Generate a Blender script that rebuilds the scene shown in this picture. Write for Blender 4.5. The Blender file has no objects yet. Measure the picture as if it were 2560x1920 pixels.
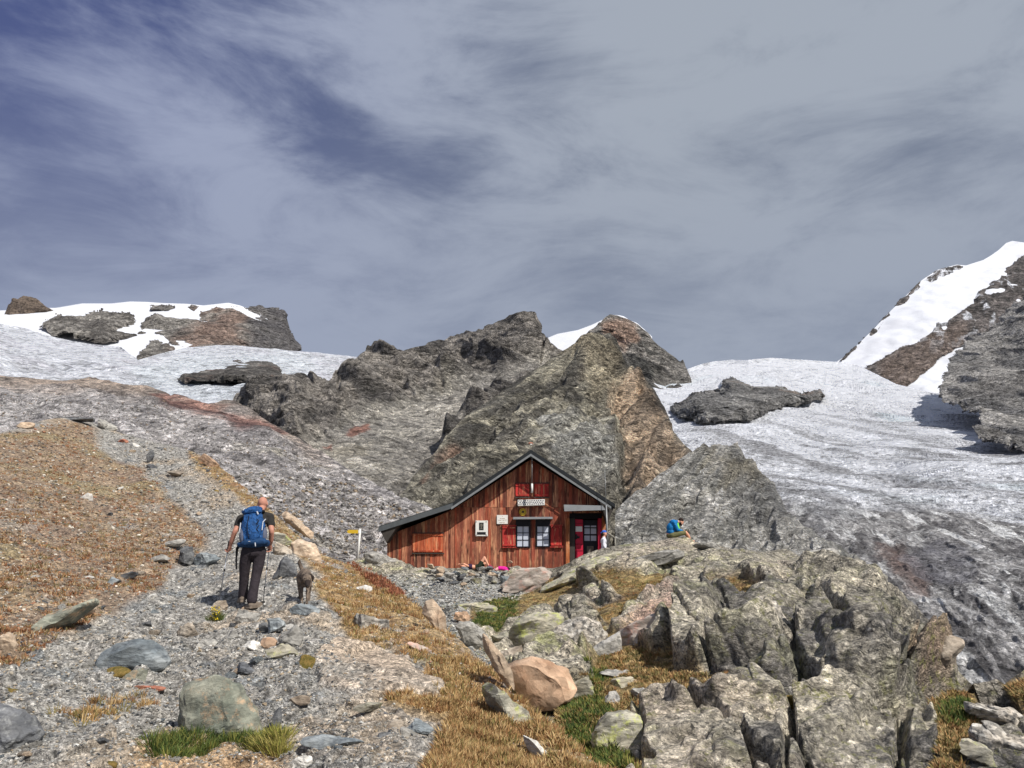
import bpy, bmesh, math, random
import numpy as np
from mathutils import Vector, Matrix, Euler
random.seed(7)
F32 = np.float32
SC = bpy.context.scene
COL = SC.collection
# ------------------------------------------------------------------ camera
FPX = 1862.0                      # focal length in pixels of the 2560 px wide photograph
PITCH = math.radians(13.3)
cam_d = bpy.data.cameras.new("camera"); cam = bpy.data.objects.new("camera", cam_d); COL.objects.link(cam)
cam_d.sensor_width = 36; cam_d.lens = 36 * FPX / 2560
cam_d.clip_start = 0.1; cam_d.clip_end = 20000
cam.rotation_euler = (math.pi / 2 + PITCH, 0, 0)
SC.camera = cam
cP, sP = math.cos(PITCH), math.sin(PITCH)

def unp(px, py, Y):
    """world point at distance Y (metres ahead) seen in direction (px, py)"""
    px = np.asarray(px, float); py = np.asarray(py, float); Y = np.asarray(Y, float)
    a = (px - 1280) / FPX; b = (960 - py) / FPX
    fwd = cP - b * sP; up = sP + b * cP
    return np.stack(np.broadcast_arrays(a / fwd * Y, Y, up / fwd * Y), -1)
def U(px, py, Y): return Vector(unp(px, py, Y).tolist())

# ------------------------------------------------------------------ noise
def _h(ix, iy, iz, s):
    h = (ix.astype(np.uint32) * np.uint32(374761393) + iy.astype(np.uint32) * np.uint32(668265263)
         + iz.astype(np.uint32) * np.uint32(2147483647) + np.uint32((s * 974711 + 12345) & 0xffffffff))
    h = (h ^ (h >> np.uint32(13))) * np.uint32(1274126177)
    h = (h ^ (h >> np.uint32(16))) * np.uint32(2246822519)
    return ((h ^ (h >> np.uint32(15))) & np.uint32(0xffffff)).astype(F32) / F32(16777216)
def vn(P, s=0):
    P = np.asarray(P, F32); I = np.floor(P).astype(np.int64); f = P - I
    f = f * f * f * (f * (f * 6 - 15) + 10)
    x, y, z = I[..., 0], I[..., 1], I[..., 2]; fx, fy, fz = f[..., 0], f[..., 1], f[..., 2]
    def c(a, b, d): return _h(x + a, y + b, z + d, s)
    r = 0
    x00 = c(0,0,0) * (1 - fx) + c(1,0,0) * fx; x10 = c(0,1,0) * (1 - fx) + c(1,1,0) * fx
    x01 = c(0,0,1) * (1 - fx) + c(1,0,1) * fx; x11 = c(0,1,1) * (1 - fx) + c(1,1,1) * fx
    return ((x00 * (1 - fy) + x10 * fy) * (1 - fz) + (x01 * (1 - fy) + x11 * fy) * fz) * 2 - 1
_R = np.array([[0.8, 0.6, 0], [-0.36, 0.48, 0.8], [0.48, -0.64, 0.6]], F32)
RES = [None]                     # local spacing of the mesh being displaced, in metres
def fbm(P, L, o=4, g=.5, s=0, ridge=False):
    Q = np.asarray(P, F32) / F32(L); a = 1.; t = 0; n = 0; Li = L
    r = RES[0] if RES[0] is not None and np.shape(RES[0]) == Q.shape[:-1] else None
    for i in range(o):
        if r is not None:                # leave out detail finer than the mesh can carry
            k = 1 - sm(.16, .42, r / Li)
            if k.max() <= 0: break
        else: k = 1
        v = vn(Q, s + i)
        if ridge: v = 1 - 2 * np.abs(v)
        t = t + v * a * k; n += a; a *= g; Li /= 2.03; Q = (Q @ _R) * F32(2.03) + F32(7.1)
    return t / n if n else np.zeros(Q.shape[:-1], F32)
def blocks(P, L, s=0, tilt=.6, stretch=None):
    """angular rock facets: every voronoi cell gets its own height and slope. -> height, cell tone, edge distance"""
    Q = np.asarray(P, F32) / F32(L)
    if stretch is not None: Q = Q @ stretch
    B = np.floor(Q - 0.5).astype(np.int64)
    r = RES[0] if RES[0] is not None and np.shape(RES[0]) == Q.shape[:-1] else None
    rr = F32(.02) if r is None else (r / F32(L)) * (1.6 if stretch is not None else 1.)
    kk = np.clip(1.5 / np.maximum(rr, 1e-4), 4, 60).astype(F32)
    fade = 1 if r is None else 1 - sm(.6, 1.7, rr)
    ds, hs, ts = [], [], []
    for k in range(8):
        I = B + np.array([k & 1, (k >> 1) & 1, k >> 2])
        x, y, z = I[..., 0], I[..., 1], I[..., 2]
        r1, r2, r3 = _h(x, y, z, s), _h(x, y, z, s + 11), _h(x, y, z, s + 23)
        dx = Q[..., 0] - x - .2 - .6 * r1; dy = Q[..., 1] - y - .2 - .6 * r2; dz = Q[..., 2] - z - .2 - .6 * r3
        ds.append(dx * dx + dy * dy + dz * dz)
        hs.append((r1 - .5) + ((r2 - .5) * dx + (r3 - .5) * dy + (_h(x, y, z, s + 31) - .5) * dz) * 2 * tilt)
        ts.append(_h(x, y, z, s + 47))
    ds = np.stack(ds); d2 = np.partition(ds, 1, 0)[:2]; best = d2[0]
    w = np.exp(-kk * (ds - best)); w /= w.sum(0)
    return (w * np.stack(hs)).sum(0) * F32(L) * fade, (w * np.stack(ts)).sum(0), np.sqrt(d2[1]) - np.sqrt(best)
def strata_m(dip, azi=0., k=4.):
    """matrix that squeezes space along the layer normal: layers dip (deg) in the x-z plane"""
    n = np.array([math.sin(math.radians(dip)) * math.cos(math.radians(azi)), math.sin(math.radians(azi)), math.cos(math.radians(dip))], F32)
    n /= np.linalg.norm(n)
    return (np.eye(3, dtype=F32) / F32(k ** .5) + np.outer(n, n) * F32(k ** .5 - k ** -.5)).astype(F32)
def sm(a, b, x):
    t = np.clip((x - a) / (b - a), 0, 1); return t * t * (3 - 2 * t)

# ------------------------------------------------------------------ small maths
class TPS:
    """smooth distance map through control points (px, py, metres)"""
    def __init__(s, pts):
        p = np.array(pts, float); s.p = p[:, :2] / 1000; n = len(p)
        K = s.k(s.p, s.p) + np.eye(n) * 1e-4
        A = np.zeros((n + 3, n + 3)); A[:n, :n] = K; A[:n, n] = 1; A[:n, n+1:] = s.p; A[n, :n] = 1; A[n+1:, :n] = s.p.T
        b = np.zeros(n + 3); b[:n] = np.log(p[:, 2]); s.w = np.linalg.solve(A, b)
    def k(s, a, b):
        r2 = ((a[:, None] - b[None]) ** 2).sum(-1); return np.where(r2 > 0, r2 * np.log(r2 + 1e-12), 0)
    def __call__(s, x, y):
        x, y = np.broadcast_arrays(np.asarray(x, float), np.asarray(y, float)); sh = x.shape
        q = np.stack([x.ravel(), y.ravel()], -1) / 1000; out = np.empty(len(q))
        for i in range(0, len(q), 60000):
            c = q[i:i+60000]; out[i:i+60000] = s.k(c, s.p) @ s.w[:-3] + s.w[-3] + c @ s.w[-2:]
        return np.exp(out).reshape(sh)
def sdf(poly, x, y):
    """signed distance in px to a polygon, positive inside"""
    p = np.array(poly, float); q = np.roll(p, -1, 0)
    d = np.full(np.shape(x), 1e18); ins = np.zeros(np.shape(x), bool)
    for (ax, ay), (bx, by) in zip(p, q):
        ex, ey = bx - ax, by - ay
        t = np.clip(((x - ax) * ex + (y - ay) * ey) / (ex * ex + ey * ey + 1e-9), 0, 1)
        d = np.minimum(d, (x - ax - t * ex) ** 2 + (y - ay - t * ey) ** 2)
        if ey != 0:
            c = ((ay > y) != (by > y)) & (x < (y - ay) * ex / ey + ax); ins ^= c
    return np.where(ins, 1, -1) * np.sqrt(d)
def pl(pts, x):
    p = np.array(pts, float); return np.interp(x, p[:, 0], p[:, 1])
def C(r, g, b):
    f = lambda v: (v / 255 / 12.92) if v / 255 <= .04045 else ((v / 255 + .055) / 1.055) ** 2.4
    return np.array([f(r), f(g), f(b)])
def mixc(a, b, t): t = np.asarray(t)[..., None]; return a * (1 - t) + b * t

# ------------------------------------------------------------------ objects
def tag(o, label=None, cat=None, group=None, kind=None):
    for k, v in (("label", label), ("category", cat), ("group", group), ("kind", kind)):
        if v: o[k] = v
    return o
def link(name, me, parent=None, mat=None):
    o = bpy.data.objects.new(name, me); COL.objects.link(o)
    if mat is not None: me.materials.append(mat)
    if parent is not None: o.parent = parent
    return o
def empty(name, loc=(0, 0, 0), rot=(0, 0, 0)):
    o = bpy.data.objects.new(name, None); COL.objects.link(o); o.location = loc; o.rotation_euler = rot
    o.empty_display_size = .1; return o
def npmesh(name, V, faces, col=None, smooth=False):
    """faces: (n,3) or (n,4) int array"""
    me = bpy.data.meshes.new(name); n, k = faces.shape
    me.vertices.add(len(V)); me.vertices.foreach_set("co", np.ascontiguousarray(V, F32).ravel())
    me.loops.add(n * k); me.loops.foreach_set("vertex_index", faces.astype(np.int32).ravel())
    me.polygons.add(n); me.polygons.foreach_set("loop_start", np.arange(0, n * k, k, dtype=np.int32))
    me.polygons.foreach_set("use_smooth", np.full(n, smooth))
    me.update(calc_edges=True)
    if col is not None:
        a = me.color_attributes.new("Col", "FLOAT_COLOR", "POINT")
        a.data.foreach_set("color", np.concatenate([np.clip(col, 0, 1), np.ones((len(col), 1))], 1).astype(F32).ravel())
    return me
SHEETS = {}
def sheet(name, top, bot, x0, x1, step, dfun, disp, colf, mat, back=(6, .03, .04), poly=None, bulge=0, ej=6, label=None, smooth=False, kind="structure", cat=None, taper=.65):
    nx = int((x1 - x0) / step) + 1; X = np.linspace(x0, x1, nx)
    T = pl(top, X); B = pl(bot, X); ny = int(np.max(B - T) / (step * .62)) + 1
    v = np.linspace(0, 1, ny)[:, None]
    PX = np.broadcast_to(X, (ny, nx)); PY = T + (B - T) * v
    D = dfun(PX, PY)
    if poly is not None:
        w = unp(PX, PY, D)
        L = float(np.median(D)) * 30 / FPX
        s_ = sdf(poly, PX, PY) + ej * (fbm(w, L, 4, .6, 5) * 1.6)
        D = D * (1 - bulge * (np.sqrt(np.clip(s_, 0, 60) / 60)) + .004 * (s_ < 0))
    P = unp(PX, PY, D)
    nb, by, bz = back
    if nb:
        d0 = D[0][:, None]
        rows = [P[0] + np.concatenate([0 * d0, d0 * by * k * (1 + .25 * k), -d0 * bz * k * k * .35 - d0 * bz * .2 * k], 1) for k in range(nb, 0, -1)]
        P = np.concatenate([np.array(rows), P], 0)
        PX = np.concatenate([np.repeat(PX[:1], nb, 0), PX]); PY = np.concatenate([np.repeat(PY[:1], nb, 0), PY]); D = np.concatenate([np.repeat(D[:1], nb, 0), D])
    gu = np.gradient(P, axis=1); gv = np.gradient(P, axis=0)
    N = np.cross(gv, gu); N /= np.linalg.norm(N, axis=-1, keepdims=True) + 1e-12
    N = np.where((N * P).sum(-1, keepdims=True) > 0, -N, N)     # towards the viewer's side
    RES[0] = np.maximum(np.linalg.norm(gu, axis=-1), np.linalg.norm(gv, axis=-1)).astype(F32)
    h, extra = disp(P.astype(F32), PX, PY, D)
    tp_ = 1 - taper * (1 - sm(0, 50, PY - T)) if poly is None else 1
    P = P + N * (np.asarray(h) * tp_)[..., None]; RES[0] = None
    colr = colf(P.astype(F32), PX, PY, D, extra)
    H, W = PX.shape
    idx = np.arange(H * W).reshape(H, W)
    f = np.stack([idx[:-1, :-1], idx[1:, :-1], idx[1:, 1:], idx[:-1, 1:]], -1).reshape(-1, 4)
    if poly is not None:
        k = np.concatenate([np.repeat(s_[:1], nb, 0), s_]) if nb else s_
        m = (k[:-1, :-1] > -1) & (k[1:, 1:] > -1); f = f[m.ravel()]
        used = np.unique(f); re = np.zeros(H * W, int); re[used] = np.arange(len(used)); f = re[f]
        me = npmesh(name, P.reshape(-1, 3)[used], f, colr.reshape(-1, 3)[used], smooth)
    else:
        me = npmesh(name, P.reshape(-1, 3), f, colr.reshape(-1, 3), smooth)
    o = link(name, me, mat=mat); tag(o, label, cat, None, kind)
    SHEETS[name] = (x0, x1, T, B, P[nb:] if nb else P, N[nb:] if nb else N)
    return o
def on(sh, px, py):
    """surface points and normals of a sheet near photo pixels"""
    x0, x1, T, B, P, N = SHEETS[sh]; ny, nx = P.shape[:2]
    i = np.clip(((np.asarray(px, float) - x0) / (x1 - x0) * (nx - 1)).round().astype(int), 0, nx - 1)
    j = np.clip(((np.asarray(py, float) - T[i]) / (B[i] - T[i]) * (ny - 1)).round().astype(int), 0, ny - 1)
    return P[j, i], N[j, i]

# ------------------------------------------------------------------ materials
class NT:
    def __init__(s, name):
        s.m = bpy.data.materials.new(name); s.m.use_nodes = True; s.t = s.m.node_tree; s.t.nodes.clear()
        s.out = s.n("ShaderNodeOutputMaterial"); s.b = s.n("ShaderNodeBsdfPrincipled"); s.l(s.b.outputs[0], s.out.inputs[0])
        s.b.inputs["Specular IOR Level"].default_value = .25
    def n(s, t, **k):
        x = s.t.nodes.new(t)
        for a, v in k.items(): setattr(x, a, v)
        return x
    def l(s, a, b): s.t.links.new(a, b)
    def val(s, sock, v):
        if hasattr(v, "is_output"): s.l(v, sock)
        else: sock.default_value = v
    def noise(s, vec, scale, detail=6, rough=.6, dist=0.):
        x = s.n("ShaderNodeTexNoise"); s.l(vec, x.inputs["Vector"]); x.inputs["Scale"].default_value = scale
        x.inputs["Detail"].default_value = detail; x.inputs["Roughness"].default_value = rough; x.inputs["Distortion"].default_value = dist
        return x.outputs["Fac"]
    def voro(s, vec, scale, feat="F1"):
        x = s.n("ShaderNodeTexVoronoi", feature=feat); s.l(vec, x.inputs["Vector"]); x.inputs["Scale"].default_value = scale
        return x
    def rng(s, v, a, b, c=0., d=1., smooth=False):
        x = s.n("ShaderNodeMapRange"); s.val(x.inputs[0], v)
        for i, q in enumerate((a, b, c, d)): x.inputs[i + 1].default_value = q
        return x.outputs[0]
    def mth(s, op, a, b=0.):
        x = s.n("ShaderNodeMath", operation=op); s.val(x.inputs[0], a); s.val(x.inputs[1], b); return x.outputs[0]
    def mix(s, f, a, b, mode="MIX"):
        x = s.n("ShaderNodeMix", data_type="RGBA", blend_type=mode); s.val(x.inputs[0], f)
        for sock, v in ((x.inputs[6], a), (x.inputs[7], b)):
            if hasattr(v, "is_output"): s.l(v, sock)
            else: sock.default_value = (*[float(q) for q in v], 1)
        return x.outputs[2]
    def coords(s, kind="Object"):
        return s.n("ShaderNodeTexCoord").outputs[kind]
    def mapping(s, vec, rot=(0, 0, 0), scale=(1, 1, 1)):
        x = s.n("ShaderNodeMapping"); s.l(vec, x.inputs[0]); x.inputs["Rotation"].default_value = rot; x.inputs["Scale"].default_value = scale
        return x.outputs[0]
    def bump(s, h, strength=.5, dist=.02):
        x = s.n("ShaderNodeBump"); s.l(h, x.inputs["Height"]); x.inputs["Strength"].default_value = strength; x.inputs["Distance"].default_value = dist
        s.l(x.outputs[0], s.b.inputs["Normal"]); return x
    def end(s, col, rough=.9):
        s.val(s.b.inputs["Base Color"], col if hasattr(col, "is_output") else (*[float(q) for q in col], 1)); s.val(s.b.inputs["Roughness"], rough); return s.m
def ground_mat(name, L, contrast=.5, dip=30, stretch=3., bumpd=None, bumps=.6, speck=.0, rough=.92, facet=1., gain=1.4, spots=0, big=0):
    """vertex-coloured rock: colour zones come from the mesh; grain, cracks with painted shade, facets and bump from noise at size L metres"""
    t = NT(name); v = t.coords(); a = t.n("ShaderNodeVertexColor", layer_name="Col").outputs[0]
    wz = t.n("ShaderNodeTexNoise"); t.l(v, wz.inputs["Vector"]); wz.inputs["Scale"].default_value = 1.3 / L; wz.inputs["Detail"].default_value = 3
    wv = t.n("ShaderNodeVectorMath", operation="SCALE"); t.l(wz.outputs["Color"], wv.inputs[0]); wv.inputs["Scale"].default_value = L * .9
    wa = t.n("ShaderNodeVectorMath", operation="ADD"); t.l(v, wa.inputs[0]); t.l(wv.outputs[0], wa.inputs[1]); w = wa.outputs[0]
    st = t.mapping(w, (0, math.radians(-dip), 0), (1, 1, stretch))
    n1 = t.noise(st, 1 / L, 9, .75, .4); n2 = t.noise(v, 6 / L, 5, .75)
    rg = t.n("ShaderNodeTexNoise", noise_type='RIDGED_MULTIFRACTAL'); t.l(st, rg.inputs["Vector"]); rg.inputs["Scale"].default_value = .8 / L
    rg.inputs["Detail"].default_value = 9; rg.inputs["Roughness"].default_value = .68; rg.inputs["Lacunarity"].default_value = 2.1
    for k_, v_ in (("Offset", .9), ("Gain", 2.)): rg.inputs[k_].default_value = v_
    rd_ = rg.outputs["Fac"]
    f = t.mth("ADD", t.mth("MULTIPLY", n1, .55), t.mth("MULTIPLY", n2, .45))
    g = t.rng(f, .36, .64, max(.12, 1 - contrast * 1.2), 1 + contrast * 1.15)
    c = t.mix(1., a, t.mth("MULTIPLY", g, gain), "MULTIPLY"); hgt = f
    if facet:
        hgt = t.mth("ADD", t.mth("MULTIPLY", f, .7), t.mth("MULTIPLY", rd_, .32 * facet))
        c = t.mix(1., c, t.rng(rd_, .15, 1.1, 1 - .62 * facet, 1 + .34 * facet), "MULTIPLY")  # crevices darkened and ridges lightened: relief shade put into the colour
        for sc, k in ((1.5, .5), (3.8, .6)):
            vo = t.voro(st, sc / L); q = t.n("ShaderNodeSeparateColor"); t.l(vo.outputs["Color"], q.inputs[0])
            hgt = t.mth("ADD", hgt, t.mth("MULTIPLY", q.outputs[0], k * facet * 2.6 / sc))
            hgt = t.mth("SUBTRACT", hgt, t.mth("MULTIPLY", vo.outputs["Distance"], k * facet * 1.5 / sc))
            c = t.mix(1., c, t.rng(q.outputs[1], 0, 1, 1 - .36 * facet, 1 + .36 * facet), "MULTIPLY")
    if big:                                       # crevasses and seracs, far larger than the grain, with crevasse shade in the colour
        r2 = t.n("ShaderNodeTexNoise", noise_type='RIDGED_MULTIFRACTAL'); t.l(t.mapping(w, (0, 0, math.radians(25)), (.55, 1, 1)), r2.inputs["Vector"]); r2.inputs["Scale"].default_value = 1 / big
        r2.inputs["Detail"].default_value = 6; r2.inputs["Roughness"].default_value = .62; r2.inputs["Offset"].default_value = .9; r2.inputs["Gain"].default_value = 2.
        hgt = t.mth("ADD", hgt, t.mth("MULTIPLY", r2.outputs["Fac"], .22 * big / L)); c = t.mix(1., c, t.rng(r2.outputs["Fac"], .1, .9, .70, 1.06), "MULTIPLY")
    if speck:
        w2 = t.voro(v, 5 / L).outputs["Color"]; sp = t.n("ShaderNodeSeparateColor"); t.l(w2, sp.inputs[0])
        k = t.rng(sp.outputs[0], 0, 1, 1 - speck, 1 + speck); c = t.mix(1., c, k, "MULTIPLY")
    if spots:                                     # crusts of black and yellow-green lichen
        zone = t.noise(v, .5, 4, .6)
        k1 = t.mth("MULTIPLY", t.rng(t.noise(v, 11, 7, .8), .50, .57), t.rng(zone, .42, .58, .15, .9)); c = t.mix(k1, c, C(58, 58, 58))
        k3 = t.mth("MULTIPLY", t.rng(t.noise(v, 2.6, 9, .75), .52, .60), t.rng(t.noise(v, .33, 3, .5), .5, .62, .0, .75)); c = t.mix(k3, c, C(74, 73, 74))
        k2 = t.mth("MULTIPLY", t.rng(t.noise(v, 6, 7, .8), .54, .60), t.rng(zone, .58, .42, .0, .7)); c = t.mix(k2, c, C(160, 160, 92))
    t.bump(hgt, bumps, bumpd or L * .25)
    return t.end(c, rough)
# ------------------------------------------------------------------ light and sky
SUN_EL, SUN_AZ = math.radians(47), math.radians(42)     # azimuth: to the right of straight behind the camera
sun_dir = Vector((math.sin(SUN_AZ) * math.cos(SUN_EL), -math.cos(SUN_AZ) * math.cos(SUN_EL), math.sin(SUN_EL)))
sd = bpy.data.lights.new("sun", "SUN"); sun = bpy.data.objects.new("sun", sd); COL.objects.link(sun)
sd.energy = 4.8; sd.angle = math.radians(.6); sd.color = (1, .955, .89)
sun.rotation_euler = (-sun_dir).to_track_quat('-Z', 'Y').to_euler(); sun.location = (20, -20, 30)
W = bpy.data.worlds.new("World"); SC.world = W; W.use_nodes = True
wt = W.node_tree; wt.nodes.clear()
def wn(t, **k):
    x = wt.nodes.new(t)
    for a, v in k.items(): setattr(x, a, v)
    return x
wo = wn("ShaderNodeOutputWorld"); b1 = wn("ShaderNodeBackground"); b2 = wn("ShaderNodeBackground"); ms = wn("ShaderNodeMixShader")
sk = wn("ShaderNodeTexSky", sky_type='NISHITA'); sk.sun_disc = False; sk.sun_elevation = SUN_EL
sk.sun_rotation = math.atan2(sun_dir.x, sun_dir.y); sk.altitude = 2500
wt.links.new(sk.outputs[0], b1.inputs[0]); b1.inputs[1].default_value = .06
tc = wn("ShaderNodeTexCoord"); sep = wn("ShaderNodeSeparateXYZ"); wt.links.new(tc.outputs["Generated"], sep.inputs[0])
def wm(op, a, b=0., c=None):
    x = wn("ShaderNodeMath", operation=op)
    for s, v in zip(x.inputs, (a, b, c)):
        if v is None: continue
        if hasattr(v, "is_output"): wt.links.new(v, s)
        else: s.default_value = v
    return x.outputs[0]
def wr(v, a, b, c=0., d=1.):
    x = wn("ShaderNodeMapRange", interpolation_type='SMOOTHSTEP'); wt.links.new(v, x.inputs[0])
    for i, q in enumerate((a, b, c, d)): x.inputs[i + 1].default_value = q
    return x.outputs[0]
def wmix(f, a, b):
    x = wn("ShaderNodeMix", data_type="RGBA"); wt.links.new(f, x.inputs[0])
    for s, v in ((x.inputs[6], a), (x.inputs[7], b)):
        if hasattr(v, "is_output"): wt.links.new(v, s)
        else: s.default_value = (*[float(q) for q in v], 1)
    return x.outputs[2]
X_, Y_, Z_ = sep.outputs
den = wm("ADD", wm("MAXIMUM", Z_, 0.), .55)
cu = wm("DIVIDE", X_, den); cv = wm("DIVIDE", Y_, den)
cmb = wn("ShaderNodeCombineXYZ"); wt.links.new(cu, cmb.inputs[0]); wt.links.new(cv, cmb.inputs[1])
def wnoise(scale, rot, sc, det, rough, off=0., dist=.0):
    mp = wn("ShaderNodeMapping", vector_type='POINT'); wt.links.new(tc.outputs["Generated"], mp.inputs[0]); mp.inputs["Rotation"].default_value = (0, math.radians(rot), 0)
    mp.inputs["Scale"].default_value = (sc[0], 1, sc[1]); mp.inputs["Location"].default_value = (off, off * .7, off)
    x = wn("ShaderNodeTexNoise"); wt.links.new(mp.outputs[0], x.inputs[0]); x.inputs["Scale"].default_value = scale
    x.inputs["Detail"].default_value = det; x.inputs["Roughness"].default_value = rough; x.inputs["Distortion"].default_value = dist
    return x.outputs[0]
def blob(px, py, r, amp):
    """a soft patch of the cloud deck around one direction of the sky"""
    d = U(px, py, 1).normalized()
    v = wn("ShaderNodeVectorMath", operation="DISTANCE"); wt.links.new(tc.outputs["Generated"], v.inputs[0]); v.inputs[1].default_value = d
    return wr(v.outputs["Value"], 0, r, amp, 0.)
n1 = wnoise(2.6, 28, (.8, 2.0), 9, .58, 3.1, .3); n2 = wnoise(4.6, -20, (.8, 2.2), 10, .64, 8.2, .55); n3 = wnoise(1.5, 15, (1, 1.3), 4, .5, 1.7, .6)
cl = wm("ADD", wm("ADD", wm("MULTIPLY", n1, .46), wm("MULTIPLY", n2, .42)), wm("MULTIPLY", n3, .18))
for a in ((1010, 430, .17, -.06), (820, 330, .12, -.06), (1250, 130, .14, -.04), (150, 60, .34, -.13), (700, 60, .2, -.04), (2100, 250, .35, .04), (80, 420, .22, -.05), (250, 200, .12, .05), (1350, 180, .13, -.055), (1250, 290, .14, .045), (1030, 170, .12, .04), (1900, 320, .55, .05), (1720, 120, .12, .03), (700, 620, .35, .03), (300, 330, .2, .02)):
    cl = wm("ADD", cl, blob(*a))
cover = wr(cl, .385, .585)
side = wr(X_, -.6, .25)
dark = wmix(side, C(76, 88, 138), C(112, 122, 142)); lite = wmix(side, C(162, 171, 200), C(172, 180, 192))
cc = wmix(cover, dark, lite)
hor = wr(Z_, .22, .60, .62, 0.); cc = wmix(hor, cc, C(158, 166, 184))
wt.links.new(cc, b2.inputs[0]); b2.inputs[1].default_value = 1.0
ms.inputs[0].default_value = .88
wt.links.new(b1.outputs[0], ms.inputs[1]); wt.links.new(b2.outputs[0], ms.inputs[2]); wt.links.new(ms.outputs[0], wo.inputs[0])
SC.view_settings.view_transform = 'Standard'; SC.view_settings.look = 'None'; SC.view_settings.gamma = 1; SC.view_settings.exposure = 0
# ------------------------------------------------------------------ far terrain
def pmask(poly, px, py, P, L, amp=10, soft=6, s=3):
    return sm(-soft, soft, sdf(poly, px, py) + amp * 1.7 * fbm(P, L, 4, .6, s))
def rockdisp(L, amp, dip=30, k=4., fine=.5, seed=0, azi=10, ridge=.5, big=1.):
    """L: size of the largest blocks (m); amp: relief relative to L"""
    S = strata_m(dip, azi, k)
    def f(P, px, py, D):
        w = P + fbm(P, L * 1.5, 2, .5, seed + 90)[..., None] * F32(L * .25)
        h1, t1, e1 = blocks(w, L, seed, .8, S)
        h2, t2, e2 = blocks(w, L * .42, seed + 5, .9, S)
        h3, t3, e3 = blocks(P, L * .17, seed + 9, 1., S)
        h = big * h1 * amp + h2 * amp * 1.1 + h3 * amp * 1.2 * fine - L * .05 * amp * (np.exp(-e1 * 14) + .4 * np.exp(-e2 * 12))
        h = h + fbm(w @ S, L * 2.2, 7, .56, seed + 20, ridge=True) * L * amp * ridge * 2.4
        return h, (t1 * .45 + t2 * .35 + t3 * .2)
    return f
def tone(base, alt, t, var=.25):
    """colour of a face: between two rock colours, with block to block variation"""
    c = mixc(base, alt, sm(.25, .75, t)); return c * (1 + var * (np.asarray(t)[..., None] - .5) * 2)
snow_c, ice_c = C(214, 216, 221), C(190, 195, 201)

m_snow = ground_mat("snow", 14, .06, 20, 2., 3, .35, rough=.7, facet=0, gain=1.0)
m_far = ground_mat("far rock", 15, .55, 25, 2.5, 13, 1., gain=1.7)
m_mid = ground_mat("mountain rock", 4.6, .6, 35, 2.2, 4.8, 1., gain=1.95)
m_talus = ground_mat("talus rock", 2.2, .55, 20, 1.5, .6, .9, .30)
m_ice = ground_mat("glacier ice", 12, .12, 80, 2.5, 8, 1., rough=.6, facet=.7, gain=1.22, big=34)

# --- left: snow dome with cliffs above the glacier
dome_top = [(-80,790),(0,776),(40,775),(110,770),(138,770),(203,759),(277,759),(325,754),(366,755),(407,758),(468,760),(508,764),(570,757),(600,764),(640,780),(720,830),(760,900)]
dD = TPS([(-80,780,1750),(0,776,1750),(325,754,1850),(570,757,1850),(730,860,1700),(0,860,1350),(300,880,1400),(600,880,1500),(350,800,1680)])
def d_snow(P, px, py, D):
    return fbm(P, 160, 4, .45, 3) * 9 + fbm(P, 22, 3, .5, 8) * 1.2, None
def c_snow(P, px, py, D, e):
    n = fbm(P, 60, 4, .5, 17); return mixc(snow_c, C(206, 205, 214), sm(.05, .6, n) * .6)
sheet("snowfield", dome_top, [(-80,930),(760,930)], -80, 760, 3, dD, d_snow, c_snow, m_snow, smooth=True, back=(5,.04,.02))
def c_massif(P, px, py, D, t):
    c = tone(C(96, 92, 88), C(126, 122, 116), t, .45)
    b = pmask([(480,790),(560,780),(612,800),(618,868),(560,890),(460,870)], px, py, P, 60, 34, 34)
    c = mixc(c, C(124, 104, 93), b * .8)
    return mixc(c, C(84, 82, 84), sm(595, 640, px + 20 * fbm(P, 60, 3, .5, 2)) * .7)
rd_far = rockdisp(48, .30, 20, 2.5, .7, 3, ridge=.6); rd_s = rockdisp(22, .22, -50, 3, .8, 5, ridge=.6)
def cliff(name, poly, dfun, colf, mat, disp, bulge=.03, label=None, step=2.4, ej=5, top=None, back=(4, .02, .03)):
    p = np.array(poly); x0, x1 = p[:, 0].min() - 12, p[:, 0].max() + 12; y0, y1 = p[:, 1].min() - 12, p[:, 1].max() + 12
    t = top or [(x0, y0), (x1, y0)]
    return sheet(name, t, [(x0, y1), (x1, y1)], x0, x1, step, dfun, disp, colf, mat, poly=poly, bulge=bulge, ej=ej, back=back if top else (0, 0, 0))
cliff("cliff", [(115,800),(150,795),(190,798),(230,792),(290,784),(325,782),(338,795),(322,815),(300,828),(330,838),(360,815),(400,800),(440,790),(480,794),(500,782),(560,770),(610,769),(692,769),(708,776),(718,796),(720,817),(732,841),(748,885),(700,900),(640,890),(560,880),(480,884),(455,878),(400,838),(370,835),(300,850),(262,862),(240,858),(180,850),(128,840),(112,820)], dD, c_massif, m_far, rd_far, .012, ej=4,
      top=[(100,780),(300,770),(460,775),(540,769),(571,768),(610,768.5),(640,771),(692,769),(708,776),(718,796),(722,817),(733,841),(748,878),(770,905)])
cliff("cliff", [(335,900),(365,868),(392,846),(420,858),(442,882),(440,892),(400,896),(350,912)], dD, c_massif, m_far, rd_s, .012)
cliff("cliff", [(372,762),(400,758),(440,768),(420,778),(380,778)], dD, c_massif, m_far, rockdisp(20, .2, 20, 2.5, .7, 3), .004, ej=2)
cliff("cliff", [(468,768),(480,760),(497,767),(485,778)], dD, c_massif, m_far, rockdisp(14, .2, 20, 2.5, .7, 3), .003, ej=1)
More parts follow.
